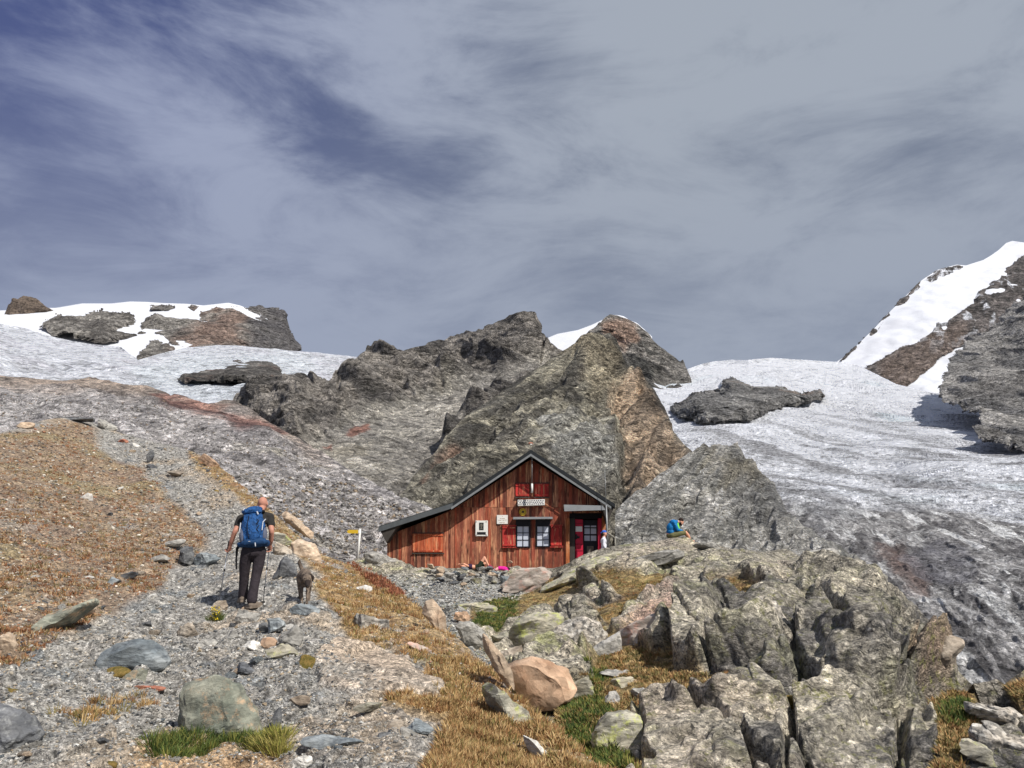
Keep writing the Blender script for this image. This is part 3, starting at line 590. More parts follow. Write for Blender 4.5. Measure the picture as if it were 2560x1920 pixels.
BEDS = [(.42,[(1685,1620),(1700,1580),(1740,1548),(1790,1526),(1822,1538),(1812,1580),(1785,1640),(1780,1695),(1740,1705),(1690,1694)]),
 (.40,[(1780,1680),(1800,1648),(1850,1622),(1920,1618),(1980,1636),(1994,1680),(1980,1708),(1900,1712),(1830,1715),(1785,1700)]),
 (.32,[(1700,1740),(1740,1720),(1820,1712),(1900,1716),(1960,1730),(1976,1780),(1970,1860),(1960,1990),(1880,1930),(1790,1810),(1730,1780)]),
 (.30,[(1606,1790),(1690,1762),(1730,1780),(1790,1824),(1850,1870),(1880,1990),(1614,1990),(1616,1870)]),
 (.40,[(1988,1760),(2050,1730),(2150,1735),(2240,1752),(2250,1800),(2244,1860),(2235,1990),(2050,1990),(1990,1880)]),
 (.45,[(1996,1600),(2010,1560),(2060,1540),(2110,1590),(2150,1640),(2230,1700),(2236,1740),(2150,1722),(2060,1712),(1998,1670)]),
 (.40,[(2030,1530),(2080,1470),(2160,1480),(2230,1530),(2290,1590),(2260,1620),(2240,1690),(2160,1630),(2120,1580),(2066,1532)]),
 (.40,[(2260,1580),(2330,1580),(2390,1660),(2400,1700),(2330,1700),(2262,1690),(2290,1620)]),
 (.30,[(1850,1490),(1900,1470),(2020,1470),(2060,1490),(2030,1520),(1960,1500),(1880,1500)]),
 (.30,[(2270,1760),(2330,1770),(2350,1830),(2340,1900),(2270,1900),(2262,1830)]),
 (.28,[(1500,1460),(1560,1445),(1600,1470),(1560,1500),(1510,1500)]),(.28,[(1380,1510),(1450,1495),(1500,1520),(1490,1545),(1400,1540)])]
def s2_masks(P, px, py):
    g = 0
    for q in GG: g = np.maximum(g, pmask(q, px, py, P, .9, 9, 7, 31))
    gn = 0
    for q in GREEN: gn = np.maximum(gn, pmask(q, px, py, P, .9, 12, 12, 32))
    return g, gn, pmask(RUB, px, py, P, 1.2, 12, 12, 33)
def d_s2(P, px, py, D):
    g, gn, r = s2_masks(P, px, py); a, t = big_s2(P, px, py, D)
    h, u, e = blocks(P, .30, 35, 1.); led = fbm(P @ strata_m(-24, 10, 7), .9, 4, .55, 36) * .16
    h4, u4, e4 = blocks(P @ strata_m(-24, 10, 3), .8, 38, .9)
    wq = P + fbm(P, 2.5, 4, .55, 101)[..., None] * F32(.5)
    def crack(n, sp, wd, off):
        n = np.array(n, F32); n /= np.linalg.norm(n); f_ = (wq @ n) / sp + off; k_ = np.floor(f_); on_ = _h(k_.astype(np.int64), k_.astype(np.int64), k_.astype(np.int64), 5) > .35
        return np.exp(-((np.abs(f_ - k_ - .5) * sp / wd) ** 2)) * on_
    ck = crack((.38, -.1, .92), .62, .035, .3) * .8 + crack((.80, -.3, .5), 2.3, .05, .1) * .6 + crack((-.5, .3, .8), 1.9, .05, .6) * .7
    crest = 1 - .7 * np.exp(-((px - 1540) / 170) ** 2) * sm(1490, 1420, py)
    rock = (a + led + h4 * .2 - .05 * np.exp(-e4 * 14)) * crest - .12 * np.clip(ck, 0, 1.2)
    wv = 9 * fbm(P, .9, 4, .6, 111)
    for am, q_ in BEDS:
        sd_ = sdf(q_, px, py) + wv; rock = rock + am * .75 * sm(-4, 14, sd_) - .15 * np.exp(-((sd_ + 5) / 6) ** 2)
    rock = rock * np.clip(D / 13, .45, 1)
    gr = fbm(P, .8, 3, .5, 37) * .10 + fbm(P, .25, 3, .6, 39, ridge=True) * .05 + .04
    rb = h * .4 + fbm(P, .8, 3, .5, 40) * .12
    o = rock * (1 - g) * (1 - r) + gr * g * (1 - r) + rb * r
    return o - .12 * sm(1420, 1380, py) * 0, (g, gn, r, t, u, u4)
def c_s2(P, px, py, D, e):
    g, gn, r, t, u, u4 = e
    c = tone(C(142, 136, 124), C(170, 162, 146), t * .5 + u4 * .5, .22)
    right = sm(1650, 1850, px + (py - 1500) * .2 + 60 * fbm(P, 3, 3, .5, 90))
    bl = sm(-.05, .4, fbm(P, 1.6, 5, .6, 91)) * right * sm(1400, 1470, py); c = mixc(c, C(84, 82, 82), bl * .8)
    tanm = sm(.1, .45, fbm(P, 2.4, 4, .55, 92)); c = mixc(c, C(168, 154, 138), tanm * .5)
    li = sm(.12, .42, fbm(P, .7, 5, .65, 93)) * (1 - right * .75); c = mixc(c, C(156, 158, 104), li * .55)
    pk = pmask([(1550,1590),(1620,1520),(1700,1500),(1730,1510),(1700,1560),(1640,1600),(1600,1640),(1560,1620)], px, py, P, .5, 10, 14); c = mixc(c, C(188, 148, 132), pk * .5)
    ts = pmask([(1255,1470),(1290,1430),(1330,1420),(1375,1440),(1340,1480),(1290,1490)], px, py, P, .5, 3, 6); c = mixc(c, C(172, 166, 158), ts * .8)
    br = pmask([(2250,1600),(2330,1580),(2400,1660),(2380,1700),(2260,1690)], px, py, P, .6, 8, 10); c = mixc(c, C(154, 128, 104), br * .5)
    rb = mixc(C(128, 128, 126), C(178, 176, 170), u); c = mixc(c, rb, r)
    n2 = fbm(P, .3, 3, .6, 94)
    gc = mixc(C(116, 96, 62), C(152, 130, 86), sm(-.4, .4, n2)); gc = mixc(gc, C(104, 74, 50), sm(.15, .5, fbm(P, .8, 3, .5, 95)) * .5)
    gc = mixc(gc, C(72, 86, 38), gn * .85); c = mixc(c, gc, g * (1 - r) * .95)
    under_shade = pmask([(2270,1700),(2330,1690),(2400,1735),(2350,1770),(2290,1740)], px, py, P, .5, 5, 6)
    return mixc(c, C(96, 92, 82), under_shade * .4)  # shadow below the overhanging rock is put into the colour
m_s2 = ground_mat("outcrop rock", .28, .62, -24, 3., .13, 1., .28, facet=.8, gain=1.5, spots=1)
sheet("rock_outcrop", s2_top, [(760,1500),(900,1560),(1200,1980),(1300,2060),(2680,2060)], 760, 2680, 2.1, s2D, d_s2, c_s2, m_s2, back=(7,.04,.06))
# --- level ground the hut stands on
def d_tr(P, px, py, D): return fbm(P, 2, 3, .5, 7) * .05, None
X = np.linspace(-14, 9, 70); Yv = np.linspace(31.7, 52, 60); XX, YY = np.meshgrid(X, Yv)
ZZ = -.42 + fbm(np.stack([XX, YY, 0 * XX], -1), 2, 3, .5, 7) * .05 - sm(4.5, 9, XX) * 2.5
idx = np.arange(XX.size).reshape(XX.shape); fq = np.stack([idx[:-1,:-1], idx[:-1,1:], idx[1:,1:], idx[1:,:-1]], -1).reshape(-1, 4)
tag(link("terrace_ground", npmesh("terrace_ground", np.stack([XX, YY, ZZ], -1).reshape(-1, 3), fq, np.tile(C(140, 135, 128), (XX.size, 1)), True), mat=m_s2), kind="structure")
# ------------------------------------------------------------------ boulders and stones
def rock_mat(name, c1, c2, lich=None, la=.5, dark=None, da=.5, L=.3, bump=.02, strat=2.5, dip=-24, speck=.25):
    t = NT(name); v = t.coords(); oi = t.n("ShaderNodeObjectInfo")
    ad = t.n("ShaderNodeVectorMath", operation="ADD"); t.l(v, ad.inputs[0]); t.l(oi.outputs["Location"], ad.inputs[1]); v = ad.outputs[0]
    st = t.mapping(v, (0, math.radians(-dip), 0), (1, 1, strat))
    n1 = t.noise(st, 1 / L, 9, .72, .5); n2 = t.noise(v, 2.2 / L, 6, .7); n3 = t.noise(v, .7 / L, 4, .6)
    c = t.mix(t.rng(n3, .35, .65), c1, c2)
    if dark is not None: c = t.mix(t.rng(n2, .5, .62, 0, da), c, dark)
    if lich is not None: c = t.mix(t.rng(t.noise(v, 1.3 / L, 9, .8), .52, .6, 0, la), c, lich)
    vo = t.voro(st, 3.2 / L); q = t.n("ShaderNodeSeparateColor"); t.l(vo.outputs["Color"], q.inputs[0])
    c = t.mix(1., c, t.rng(n1, .3, .7, .55, 1.45), "MULTIPLY"); c = t.mix(1., c, t.rng(q.outputs[1], 0, 1, 1 - speck, 1 + speck), "MULTIPLY")
    c = t.mix(1., c, t.rng(oi.outputs["Random"], 0, 1, .8, 1.2), "MULTIPLY")
    h = t.mth("ADD", t.mth("MULTIPLY", n1, 1.2), t.mth("ADD", t.mth("MULTIPLY", q.outputs[0], .3), t.mth("MULTIPLY", n2, .5)))
    t.bump(h, 1., bump); return t.end(c, .9)
RM = dict(
    grey=rock_mat("grey stone", C(150, 147, 140), C(176, 172, 164), L=.25, dark=C(96, 96, 96), da=.5),
    blue=rock_mat("blue grey stone", C(122, 130, 134), C(150, 154, 154), L=.3, dark=C(84, 92, 100), da=.6, strat=4, dip=15),
    dark=rock_mat("dark stone", C(88, 90, 94), C(116, 116, 116), L=.25, lich=C(168, 168, 164), la=.4),
    green=rock_mat("grey green stone", C(116, 120, 108), C(156, 154, 138), lich=C(184, 152, 120), la=.7, L=.28, dark=C(88, 92, 86), da=.55, strat=2, dip=60),
    tan=rock_mat("tan stone", C(178, 156, 132), C(196, 178, 156), L=.45, dark=C(150, 120, 96), da=.5),
    orange=rock_mat("orange tan stone", C(186, 152, 124), C(196, 168, 142), L=.5, dark=C(156, 116, 88), da=.45, strat=1.2),
    lichen=rock_mat("lichen covered stone", C(156, 152, 138), C(180, 172, 152), lich=C(172, 176, 102), la=.85, dark=C(92, 92, 86), da=.5, L=.35, strat=4),
    black=rock_mat("black lichen stone", C(150, 146, 138), C(176, 166, 152), dark=C(62, 62, 62), da=.85, L=.22, strat=2, speck=.5, lich=C(190, 188, 182), la=.5),
    brown=rock_mat("brown sided stone", C(146, 132, 116), C(168, 158, 144), dark=C(104, 90, 78), da=.6, L=.35),
    rust=rock_mat("rust red stone", C(156, 96, 78), C(178, 128, 104), L=.25, dark=C(120, 74, 62), da=.4),
    pale=rock_mat("pale stone", C(196, 192, 184), C(214, 210, 202), L=.25),
    pink=rock_mat("pinkish slab stone", C(168, 158, 148), C(184, 172, 160), lich=C(204, 134, 112), la=.4, L=.5, strat=3),
)
def ico(sub):
    bm = bmesh.new(); bmesh.ops.create_icosphere(bm, subdivisions=sub, radius=1)
    V = np.array([v.co[:] for v in bm.verts]); Fc = np.array([[v.index for v in f.verts] for f in bm.faces]); bm.free(); return V, Fc
ICO = {k: ico(k) for k in (1, 2, 3, 5)}
def rock_mesh(name, sx, sy, sz, seed, sub=3, cuts=9, rough=1., box=0., tilt=(0, 0, 0), strat=0):
    V, Fc = ICO[sub]; r = np.random.RandomState(seed); V = V.copy()
    if box: V = V * (1 - box) + np.sign(V) * np.abs(V) ** .5 * box
    for _ in range(cuts):
        n = r.normal(size=3); n /= np.linalg.norm(n); d = r.uniform(.42, .85)
        o = np.maximum(0, V @ n - d); V = V - o[:, None] * n
    V = V / (np.abs(V).max(0) + 1e-9) * np.array([sx, sy, sz])
    V = V @ np.array(Euler(tilt).to_matrix()).T
    N = V / np.linalg.norm(V, axis=1, keepdims=True); m = (sx * sy * sz) ** (1 / 3); q = V + seed * 3.7
    RES[0] = np.full(len(V), {1: .9, 2: .5, 3: .26, 5: .065}[sub] * m, F32)
    d = fbm(q, m * .9, 3, .5, seed) * m * .10 * rough
    if sub >= 3:
        S = strata_m(-24, 10, 4) if strat else None
        d = d + blocks(q, m * .7, seed + 3, .8, S)[0] * .22 * rough + blocks(q, m * .28, seed + 4, .9, S)[0] * .30 * rough
        if strat: d = d + fbm(q @ strata_m(-24, 10, 8), m * .35, 3, .6, seed + 5) * m * .06 * strat
    if sub == 5: d = d + fbm(q, m * .12, 3, .6, seed + 8) * m * .02 * rough
    RES[0] = None
    return npmesh(name, V + N * d[:, None], Fc)
OUT = {
 11:[(452,1735),(462,1716),(500,1708),(535,1700),(560,1706),(590,1732),(622,1772),(655,1826),(640,1834),(600,1840),(560,1850),(500,1856),(470,1840),(458,1790)],
 12:[(253,1650),(265,1632),(290,1612),(330,1602),(370,1606),(400,1630),(420,1655),(415,1668),(380,1682),(330,1676),(280,1674),(258,1668)],
 13:[(-30,1770),(20,1780),(60,1800),(83,1830),(84,1850),(60,1880),(20,1898),(-30,1890)],
 14:[(60,1622),(90,1570),(120,1535),(170,1522),(225,1500),(232,1508),(180,1548),(140,1584),(85,1618)],
 15:[(143,1556),(165,1530),(200,1508),(232,1512),(234,1524),(215,1540),(175,1560)],
 17:[(680,1450),(690,1420),(708,1392),(722,1398),(735,1412),(746,1445),(742,1462),(700,1464)],
 18:[(728,1358),(745,1350),(785,1360),(800,1390),(808,1415),(790,1424),(765,1414),(735,1390)],
 64:[(1054,1535),(1062,1505),(1080,1500),(1100,1520),(1112,1540),(1116,1590),(1105,1602),(1088,1575),(1070,1550)],
 101:[(1139,1565),(1150,1556),(1180,1558),(1210,1578),(1228,1600),(1226,1628),(1190,1628),(1160,1602)],
 65:[(1206,1588),(1215,1593),(1240,1622),(1262,1648),(1280,1680),(1286,1718),(1270,1712),(1240,1674),(1212,1632)],
 103:[(1236,1642),(1240,1635),(1302,1618),(1310,1640),(1319,1655),(1300,1670),(1250,1666)],
 102:[(1266,1670),(1290,1658),(1330,1649),(1370,1658),(1420,1678),(1430,1700),(1441,1720),(1420,1747),(1380,1764),(1330,1772),(1300,1744),(1275,1700)],
 105:[(1275,1590),(1285,1560),(1310,1545),(1370,1530),(1410,1545),(1400,1600),(1385,1655),(1340,1660),(1300,1644),(1280,1612)],
 106:[(1382,1610),(1385,1580),(1410,1560),(1460,1546),(1505,1558),(1514,1590),(1500,1622),(1450,1644),(1400,1654)],
 107:[(1461,1640),(1470,1625),(1510,1605),(1548,1583),(1552,1600),(1548,1638),(1500,1660),(1465,1658)],
 120:[(1685,1620),(1700,1580),(1740,1548),(1790,1526),(1822,1538),(1815,1580),(1785,1640),(1780,1695),(1740,1705),(1690,1694)],
 121:[(1820,1600),(1825,1570),(1850,1528),(1900,1500),(1950,1508),(1982,1560),(1988,1600),(1970,1628),(1900,1624),(1830,1624)],
 122:[(1780,1680),(1800,1648),(1850,1618),(1920,1612),(1980,1636),(1994,1680),(1980,1712),(1900,1716),(1830,1718),(1785,1702)],
 123:[(1700,1740),(1740,1715),(1820,1700),(1900,1703),(1960,1728),(1982,1780),(1975,1860),(1960,1930),(1880,1900),(1800,1800),(1730,1780)],
 124:[(1600,1790),(1690,1758),(1740,1772),(1800,1820),(1860,1860),(1900,1930),(1620,1960),(1610,1870)],
 116:[(1482,1860),(1490,1820),(1520,1790),(1560,1783),(1600,1798),(1604,1850),(1590,1880),(1540,1880),(1500,1884)],
 127:[(1985,1760),(2050,1718),(2150,1722),(2240,1738),(2252,1800),(2244,1860),(2235,1960),(2050,1970),(1990,1880)],
 126:[(2060,1690),(2080,1640),(2130,1630),(2190,1668),(2240,1705),(2244,1745),(2150,1728)],
 125:[(1985,1600),(2000,1560),(2060,1540),(2120,1600),(2150,1640),(2080,1690),(2050,1700),(1995,1670)],
}
def prof_mesh(name, poly, m, seed, dep, rough=1., strat=0):
    p = np.array(poly, float); c = p.mean(0); q = (p - c) * m; q[:, 1] *= -1; q2 = np.roll(q, -1, 0)
    V, Fc = ICO[5]; V = V.copy(); r = np.random.RandomState(seed)
    for _ in range(5):
        n = np.array([r.normal() * .7, -1, r.normal() * .7 + .3]); n /= np.linalg.norm(n); V = V - np.maximum(0, V @ n - r.uniform(.5, .8))[:, None] * n
    th = np.arctan2(V[:, 2], V[:, 0]); d = np.stack([np.cos(th), np.sin(th)], -1); R = np.full(len(V), 1e-3)
    for a_, b_ in zip(q, q2):
        e = b_ - a_; den = d[:, 0] * e[1] - d[:, 1] * e[0]; den = np.where(np.abs(den) < 1e-12, 1e-12, den)
        t = (a_[0] * e[1] - a_[1] * e[0]) / den; u = (a_[0] * d[:, 1] - a_[1] * d[:, 0]) / den
        R = np.where((t > 0) & (u >= -1e-6) & (u <= 1 + 1e-6), np.maximum(R, t), R)
    s_ = np.clip(np.sqrt(V[:, 0] ** 2 + V[:, 2] ** 2), 0, 1) ** .48
    sy = dep * np.sqrt(np.abs(q).max(0).prod()); P = np.stack([d[:, 0] * R * s_, V[:, 1] * sy, d[:, 1] * R * s_], -1)
    N = P / (np.linalg.norm(P, axis=1, keepdims=True) + 1e-9); g = (sy + np.abs(q).max()) / 2; w = P + seed * 3.7
    RES[0] = np.full(len(P), .05 * g, F32); S = strata_m(-24, 10, 4) if strat else None
    h = blocks(w, g * .55, seed + 3, .8, S)[0] * .16 * rough + blocks(w, g * .22, seed + 4, .9, S)[0] * .26 * rough + fbm(w, g * .12, 3, .6, seed + 8) * g * .02 * rough
    if strat: h = h + fbm(w @ strata_m(-24, 10, 8), g * .3, 4, .6, seed + 5) * g * .06
    RES[0] = None
    return npmesh(name, P + N * h[:, None], Fc), c
GT = {"ground": s1D, "rock_outcrop": s2D, "hillside": hlD}
def boulder(sh, px, py, w, h, kind, label, roll=0., dep=.9, seed=0, cuts=9, box=.3, sink=.12, strat=0, near=0., rough=1., name="boulder", group=None, sub=5, yaw=0.):
    """px, py: middle of the stone in the photograph; w, h: its size there before rolling by roll degrees"""
    Y = float(GT[sh](px, py + h * .42)) - near; m = Y / FPX
    sx, sz = w * m / 2 * 1.04, h * m / 2 * 1.12; sy = dep * (sx + sz) / 2
    if seed in OUT:
        if sh != "ground": Y -= 1.1 if seed == 102 else .4; m = Y / FPX
        me, c2 = prof_mesh(name, OUT[seed], m, seed, dep * (.6 if seed in (123, 124, 127) else 1), .45 if seed in (12, 14, 64, 65, 102) else 1., strat); o = link(name, me, mat=RM[kind]); o.location = U(c2[0], c2[1], Y + sy * .3)
        tag(o, label, "boulder", group); return o
    c = U(px, py + h * sink * .4, Y + sy * (.35 if sh == 'ground' else .6))
    o = link(name, rock_mesh(name, sx, sy, sz, seed or int(px * 7 + py), sub, cuts, rough, box, (0, math.radians(-roll), math.radians(yaw)), strat), mat=RM[kind])
    o.location = c; tag(o, label, "rock" if name == "rock" else "boulder", group); return o
B1 = [
 ("ground",552,1772,190,118,"green","large upright grey green boulder with a tan top and grass at its foot",-14,.7,11,7,.25),
 ("ground",336,1640,176,84,"blue","rounded blue grey boulder with swirling bands half sunk in the gravel",-12,.9,12,5,0),
 ("ground",30,1832,124,104,"dark","dark grey boulder cut off by the lower left corner of the photo",-10,.9,13,6,.3),
 ("ground",118,1556,120,62,"green","grey green slab boulder with a shaded hollow beside the round tan boulder",30,.8,14,8,.3),
 ("ground",190,1532,96,50,"tan","smooth tan boulder lying on top of the grey green slab on the left slope",24,.8,15,5,.1),
 ("ground",12,1616,60,56,"tan","tan boulder half hidden by the left edge of the photo",10,.8,16,6,.2),
 ("ground",716,1424,72,62,"dark","pointed blue black rock standing behind the dog",0,.7,17,12,.2),
 ("ground",768,1376,78,52,"tan","flat tan slab with a pale chip sloping down behind the pointed dark rock",-28,.7,18,8,.5),
 ("ground",706,1378,44,30,"brown","small brownish boulder just right of the hiker's knees",-8,.8,19,8,.4),
 ("ground",708,1348,56,26,"lichen","low lichen flecked rock beside the hiker's right elbow",-12,.8,20,8,.3),
 ("ground",745,1312,96,24,"tan","long tan slab along the crest to the right of the hiker's pack",-38,.6,21,7,.4),
 ("ground",612,1540,66,50,"grey","wedge shaped grey rock just below the hiker's boots",-30,.7,22,11,.3),
 ("ground",552,1520,36,34,"brown","brown rock with yellow flowers growing against it",0,.8,23,9,.3),
 ("ground",478,1580,56,38,"brown","brownish grey block left of the trail below the hiker",-22,.8,24,10,.4),
 ("ground",516,1614,46,30,"grey","rounded grey stone below the brownish block",0,.8,25,8,.2),
 ("ground",580,1592,32,28,"grey","small grey stone between two larger ones on the trail",0,.8,26,8,.3),
 ("ground",627,1618,56,28,"pale","pale flat topped stone in the middle of the trail",-6,.8,27,9,.5),
 ("ground",668,1606,44,26,"orange","orange brown flat stone next to the pale one",-10,.8,28,9,.4),
 ("ground",720,1594,66,56,"grey","angular grey rock leaning against the striped one",40,.7,29,12,.4),
 ("ground",706,1632,74,34,"lichen","striped grey rock above the yellow moss cushion",-14,.8,30,9,.3),
 ("ground",684,1566,52,40,"blue","blue grey angular rock below the dog's paws",30,.8,31,11,.4),
 ("ground",664,1568,28,26,"dark","small dark pointed rock in the rubble below the dog",0,.7,32,11,.3),
 ("ground",760,1526,80,26,"blue","flat blue grey rock on which the dog's trail edge ends",-8,.8,33,8,.3),
 ("ground",614,1674,44,28,"dark","dark flat chip of rock alone in the gravel",-18,.8,34,10,.3),
 ("ground",342,1696,54,38,"green","pale greenish rock below the rounded blue grey boulder",12,.8,35,8,.3),
 ("ground",830,1862,136,34,"blue","flat greenish blue slab at the bottom of the gravel path",-3,.7,36,9,.4),
 ("ground",955,1842,52,26,"dark","dark blue stone below the brown and grey block",0,.8,37,8,.2),
 ("ground",984,1820,50,34,"brown","block half brown half grey among the stones right of the path",-6,.8,38,10,.5),
 ("ground",1046,1814,68,34,"blue","light blue grey angular block right of the brown and grey block",-4,.8,39,11,.5),
 ("ground",1020,1836,44,24,"grey","wedge of grey stone in front of the light blue grey block",-20,.8,40,10,.4),
 ("ground",745,1750,54,20,"brown","low brown slab casting a shadow right of the big upright boulder",0,.8,41,8,.5),
 ("ground",692,1794,26,42,"dark","thin dark splinter of rock standing near the big upright boulder",-24,.5,42,8,.3),
 ("ground",920,1764,66,22,"lichen","pale flat lichen stone where the grass bank starts",4,.8,43,8,.4),
 ("ground",754,1904,44,30,"pale","white stone at the bottom edge right of the grass tuft",0,.8,44,6,.4),
 ("ground",372,1720,76,10,"rust","thin rust red flake of slate lying in the gravel",-2,.7,45,6,.4),
 ("ground",465,1387,36,44,"dark","black shaded block above the trail left of the hiker",0,.8,46,10,.6),
 ("ground",405,1398,52,22,"grey","flat grey stone left of the black shaded block",14,.8,47,8,.3),
 ("ground",520,1395,64,30,"blue","flat pale blue rock set in the trail left of the hiker",10,.8,48,7,.4),
 ("ground",430,1360,70,16,"grey","long flat grey stone at the edge of the brown grass",12,.8,49,7,.4),
 ("ground",185,1048,104,9,"dark","long thin dark plank like slab on the crest of the left hill",-3,.5,50,6,.6),
 ("ground",228,1050,20,14,"dark","small black stone at the end of the thin dark slab",20,.7,51,9,.4),
 ("ground",62,1063,46,16,"tan","tan flat stone on the crest at the left",6,.8,52,7,.5),
 ("ground",262,1064,56,22,"grey","light grey slab on the crest where the path comes over",-24,.8,53,8,.4),
 ("ground",305,1102,30,12,"rust","reddish flat stone beside the upper path",-14,.8,54,7,.4),
 ("ground",336,1112,26,14,"pale","white block beside the reddish stone on the upper path",-14,.8,55,7,.5),
 ("ground",376,1140,20,30,"dark","dark upright stone in the rubble of the upper path",0,.7,56,10,.4),
 ("ground",378,1168,34,14,"dark","dark flat stone below the upright one on the upper path",-14,.8,57,8,.4),
 ("ground",440,1184,46,18,"brown","reddish brown block at the right edge of the upper path",-10,.8,58,9,.4),
 ("ground",520,1156,66,26,"orange","big orange tan slab on the crest of the upper path",-34,.6,59,8,.4),
 ("ground",215,1246,46,26,"pale","pale rock poking out of the brown grass slope",14,.8,60,8,.4),
 ("ground",285,1452,40,22,"blue","blue green flat rock in the lower brown grass",14,.8,61,8,.4),
 ("ground",218,1448,32,14,"pale","white stone in the lower brown grass slope",14,.8,62,7,.3),
 ("ground",322,1438,44,16,"dark","dark flat rock above the blue green one in the grass",18,.8,63,8,.4),
 ("ground",1086,1546,38,100,"tan","tall tan slab standing on edge on the grassy bank",-28,.6,64,8,.5),
 ("ground",1250,1682,24,120,"tan","pointed tan rock fin leaning along the bank edge",-38,.9,65,8,.5),
 ("ground",1284,1790,196,72,"lichen","long layered lichen slab lying diagonally on the grass bank",-42,.6,66,7,.5),
 ("ground",1060,1632,90,22,"pink","low pinkish rock band between tufts on the bank",-26,.7,67,8,.4),
 ("ground",926,1564,80,50,"black","mottled black and white rock in the dry grass below the dog",-22,.7,68,11,.2),
 ("ground",1350,1880,110,26,"pale","grey white slab at the very foot of the grass bank",-34,.6,69,7,.4),
 ("ground",915,1476,44,22,"pale","pale stone with tan spots in the dry grass right of the dog",-6,.8,70,8,.3),
]
B2 = [
 ("rock_outcrop",1184,1592,96,54,"grey","light grey angular slab in the hollow behind the tan rock fin",-36,.7,101,9,.4),
 ("rock_outcrop",1354,1708,176,108,"orange","big smooth orange tan boulder in the middle of the hollow",-6,.8,102,7,.25),
 ("rock_outcrop",1278,1642,82,48,"brown","square brown block with a flat grey top above the orange boulder",6,.8,103,7,.8),
 ("rock_outcrop",1258,1598,60,44,"lichen","grey boulder with a dark shaded underside left of the lichen boulder",8,.8,104,9,.4),
 ("rock_outcrop",1340,1598,120,120,"lichen","large yellow green lichen boulder with rounded shoulders",-10,.8,105,8,.4,1),
 ("rock_outcrop",1446,1602,136,86,"black","bulging boulder with a brown shaded belly beside the lichen boulder",10,.9,106,7,.3),
 ("rock_outcrop",1500,1622,100,44,"grey","grey wedge slab with a dark front right of the bulging boulder",22,.8,107,8,.6),
 ("rock_outcrop",1318,1455,124,72,"pink","smooth pale pinkish grey boulder against the foot of the hut",10,.8,108,5,.1),
 ("rock_outcrop",1190,1520,96,24,"lichen","flat lichen slab at the upper edge of the green turf",-4,.8,109,7,.5),
 ("rock_outcrop",1150,1542,46,28,"orange","small orange tan boulder left of the green turf",-8,.8,110,8,.3),
 ("rock_outcrop",1448,1732,88,64,"lichen","flat greenish grey slab right of the orange boulder",20,.6,111,8,.5),
 ("rock_outcrop",1562,1688,116,22,"grey","thin curved slab lying on the turf like a plank",0,.8,112,7,.5),
 ("rock_outcrop",1564,1710,60,34,"lichen","light block below the thin curved slab",6,.8,113,7,.7),
 ("rock_outcrop",1598,1736,38,44,"grey","rounded grey boulder in the turf below the thin slab",0,.8,114,7,.2),
 ("rock_outcrop",1534,1756,40,40,"grey","triangular grey stone in the green turf",30,.8,115,10,.4),
 ("rock_outcrop",1540,1826,116,84,"lichen","yellow lichen block with a deep shadow beneath it",6,.8,116,7,.6),
 ("rock_outcrop",1640,1568,200,104,"pink","big slanting slab with pinkish red lichen stains",24,.6,117,7,.5,1),
 ("rock_outcrop",1735,1472,84,44,"lichen","lens shaped grey rock in the turf high on the outcrop",14,.8,118,8,.4,1),
 ("rock_outcrop",1676,1468,44,30,"lichen","small dark streaked rock left of the lens shaped one",0,.8,119,8,.4),
 ("rock_outcrop",1902,1555,172,96,"black","overhanging boulder with a brown shaded face",-6,.9,121,8,.5),
 ("rock_outcrop",2330,1640,140,100,"brown","orange brown overhanging rock above the dark hollow at the right",8,.9,129,9,.5),
 ("rock_outcrop",2046,1392,96,34,"grey","wide capped block on the skyline right of the sitting man",8,.8,132,8,.6),
 ("rock_outcrop",2500,1790,150,62,"black","black and white lichen block at the right edge of the photo",-24,.8,133,9,.5),
 ("rock_outcrop",2510,1850,150,56,"black","lower dark slab at the right edge under the lichen block",-20,.8,134,9,.5),
 ("rock_outcrop",2440,1880,60,90,"lichen","small pale block with a moss cushion on it",14,.8,135,8,.5),
 ("rock_outcrop",1765,1366,76,26,"grey","dark hollow rock on the skyline below the sitting man",-8,.8,136,9,.5),
 ("rock_outcrop",1490,1402,130,22,"lichen","long lichen streaked slab rising towards the woman in white",16,.7,137,7,.5,1),
 ("rock_outcrop",1440,1440,190,34,"lichen","lower lichen streaked slab running down towards the hut wall",24,.7,138,7,.5,1),
 ("rock_outcrop",1620,1400,170,30,"grey","long grey ledge rock below the sitting man",10,.7,140,8,.5,1),
 ("rock_outcrop",960,1404,104,34,"grey","smooth grey rock at the left corner of the hut",-20,.8,142,6,.2),
]
TW = rock_mat("far crag rock", C(112, 100, 90), C(138, 122, 108), dark=C(70, 64, 60), da=.8, L=12, bump=7, strat=2, dip=70)
me, c2 = prof_mesh("rock_tower", [(14,800),(20,768),(37,743),(50,745),(60,732),(72,732),(86,742),(98,753),(124,766),(120,774),(100,782),(90,806),(72,826),(40,826),(20,812)], 1715 / FPX, 61, .9, 1.3)
o = link("rock_tower", me, mat=TW); o.location = U(c2[0], c2[1] + 3, 1715); tag(o, kind="structure")
for a in B1 + B2:
    sh, px, py, w, h, kind, label, roll, dep, seed, cuts, box = a[:12]
    boulder(sh, px, py, w, h, kind, label, roll, dep, seed, cuts, box, strat=a[12] if len(a) > 12 else (1 if kind in ("lichen", "pink") else 0), sub=5 if w * h > 1200 else 3)

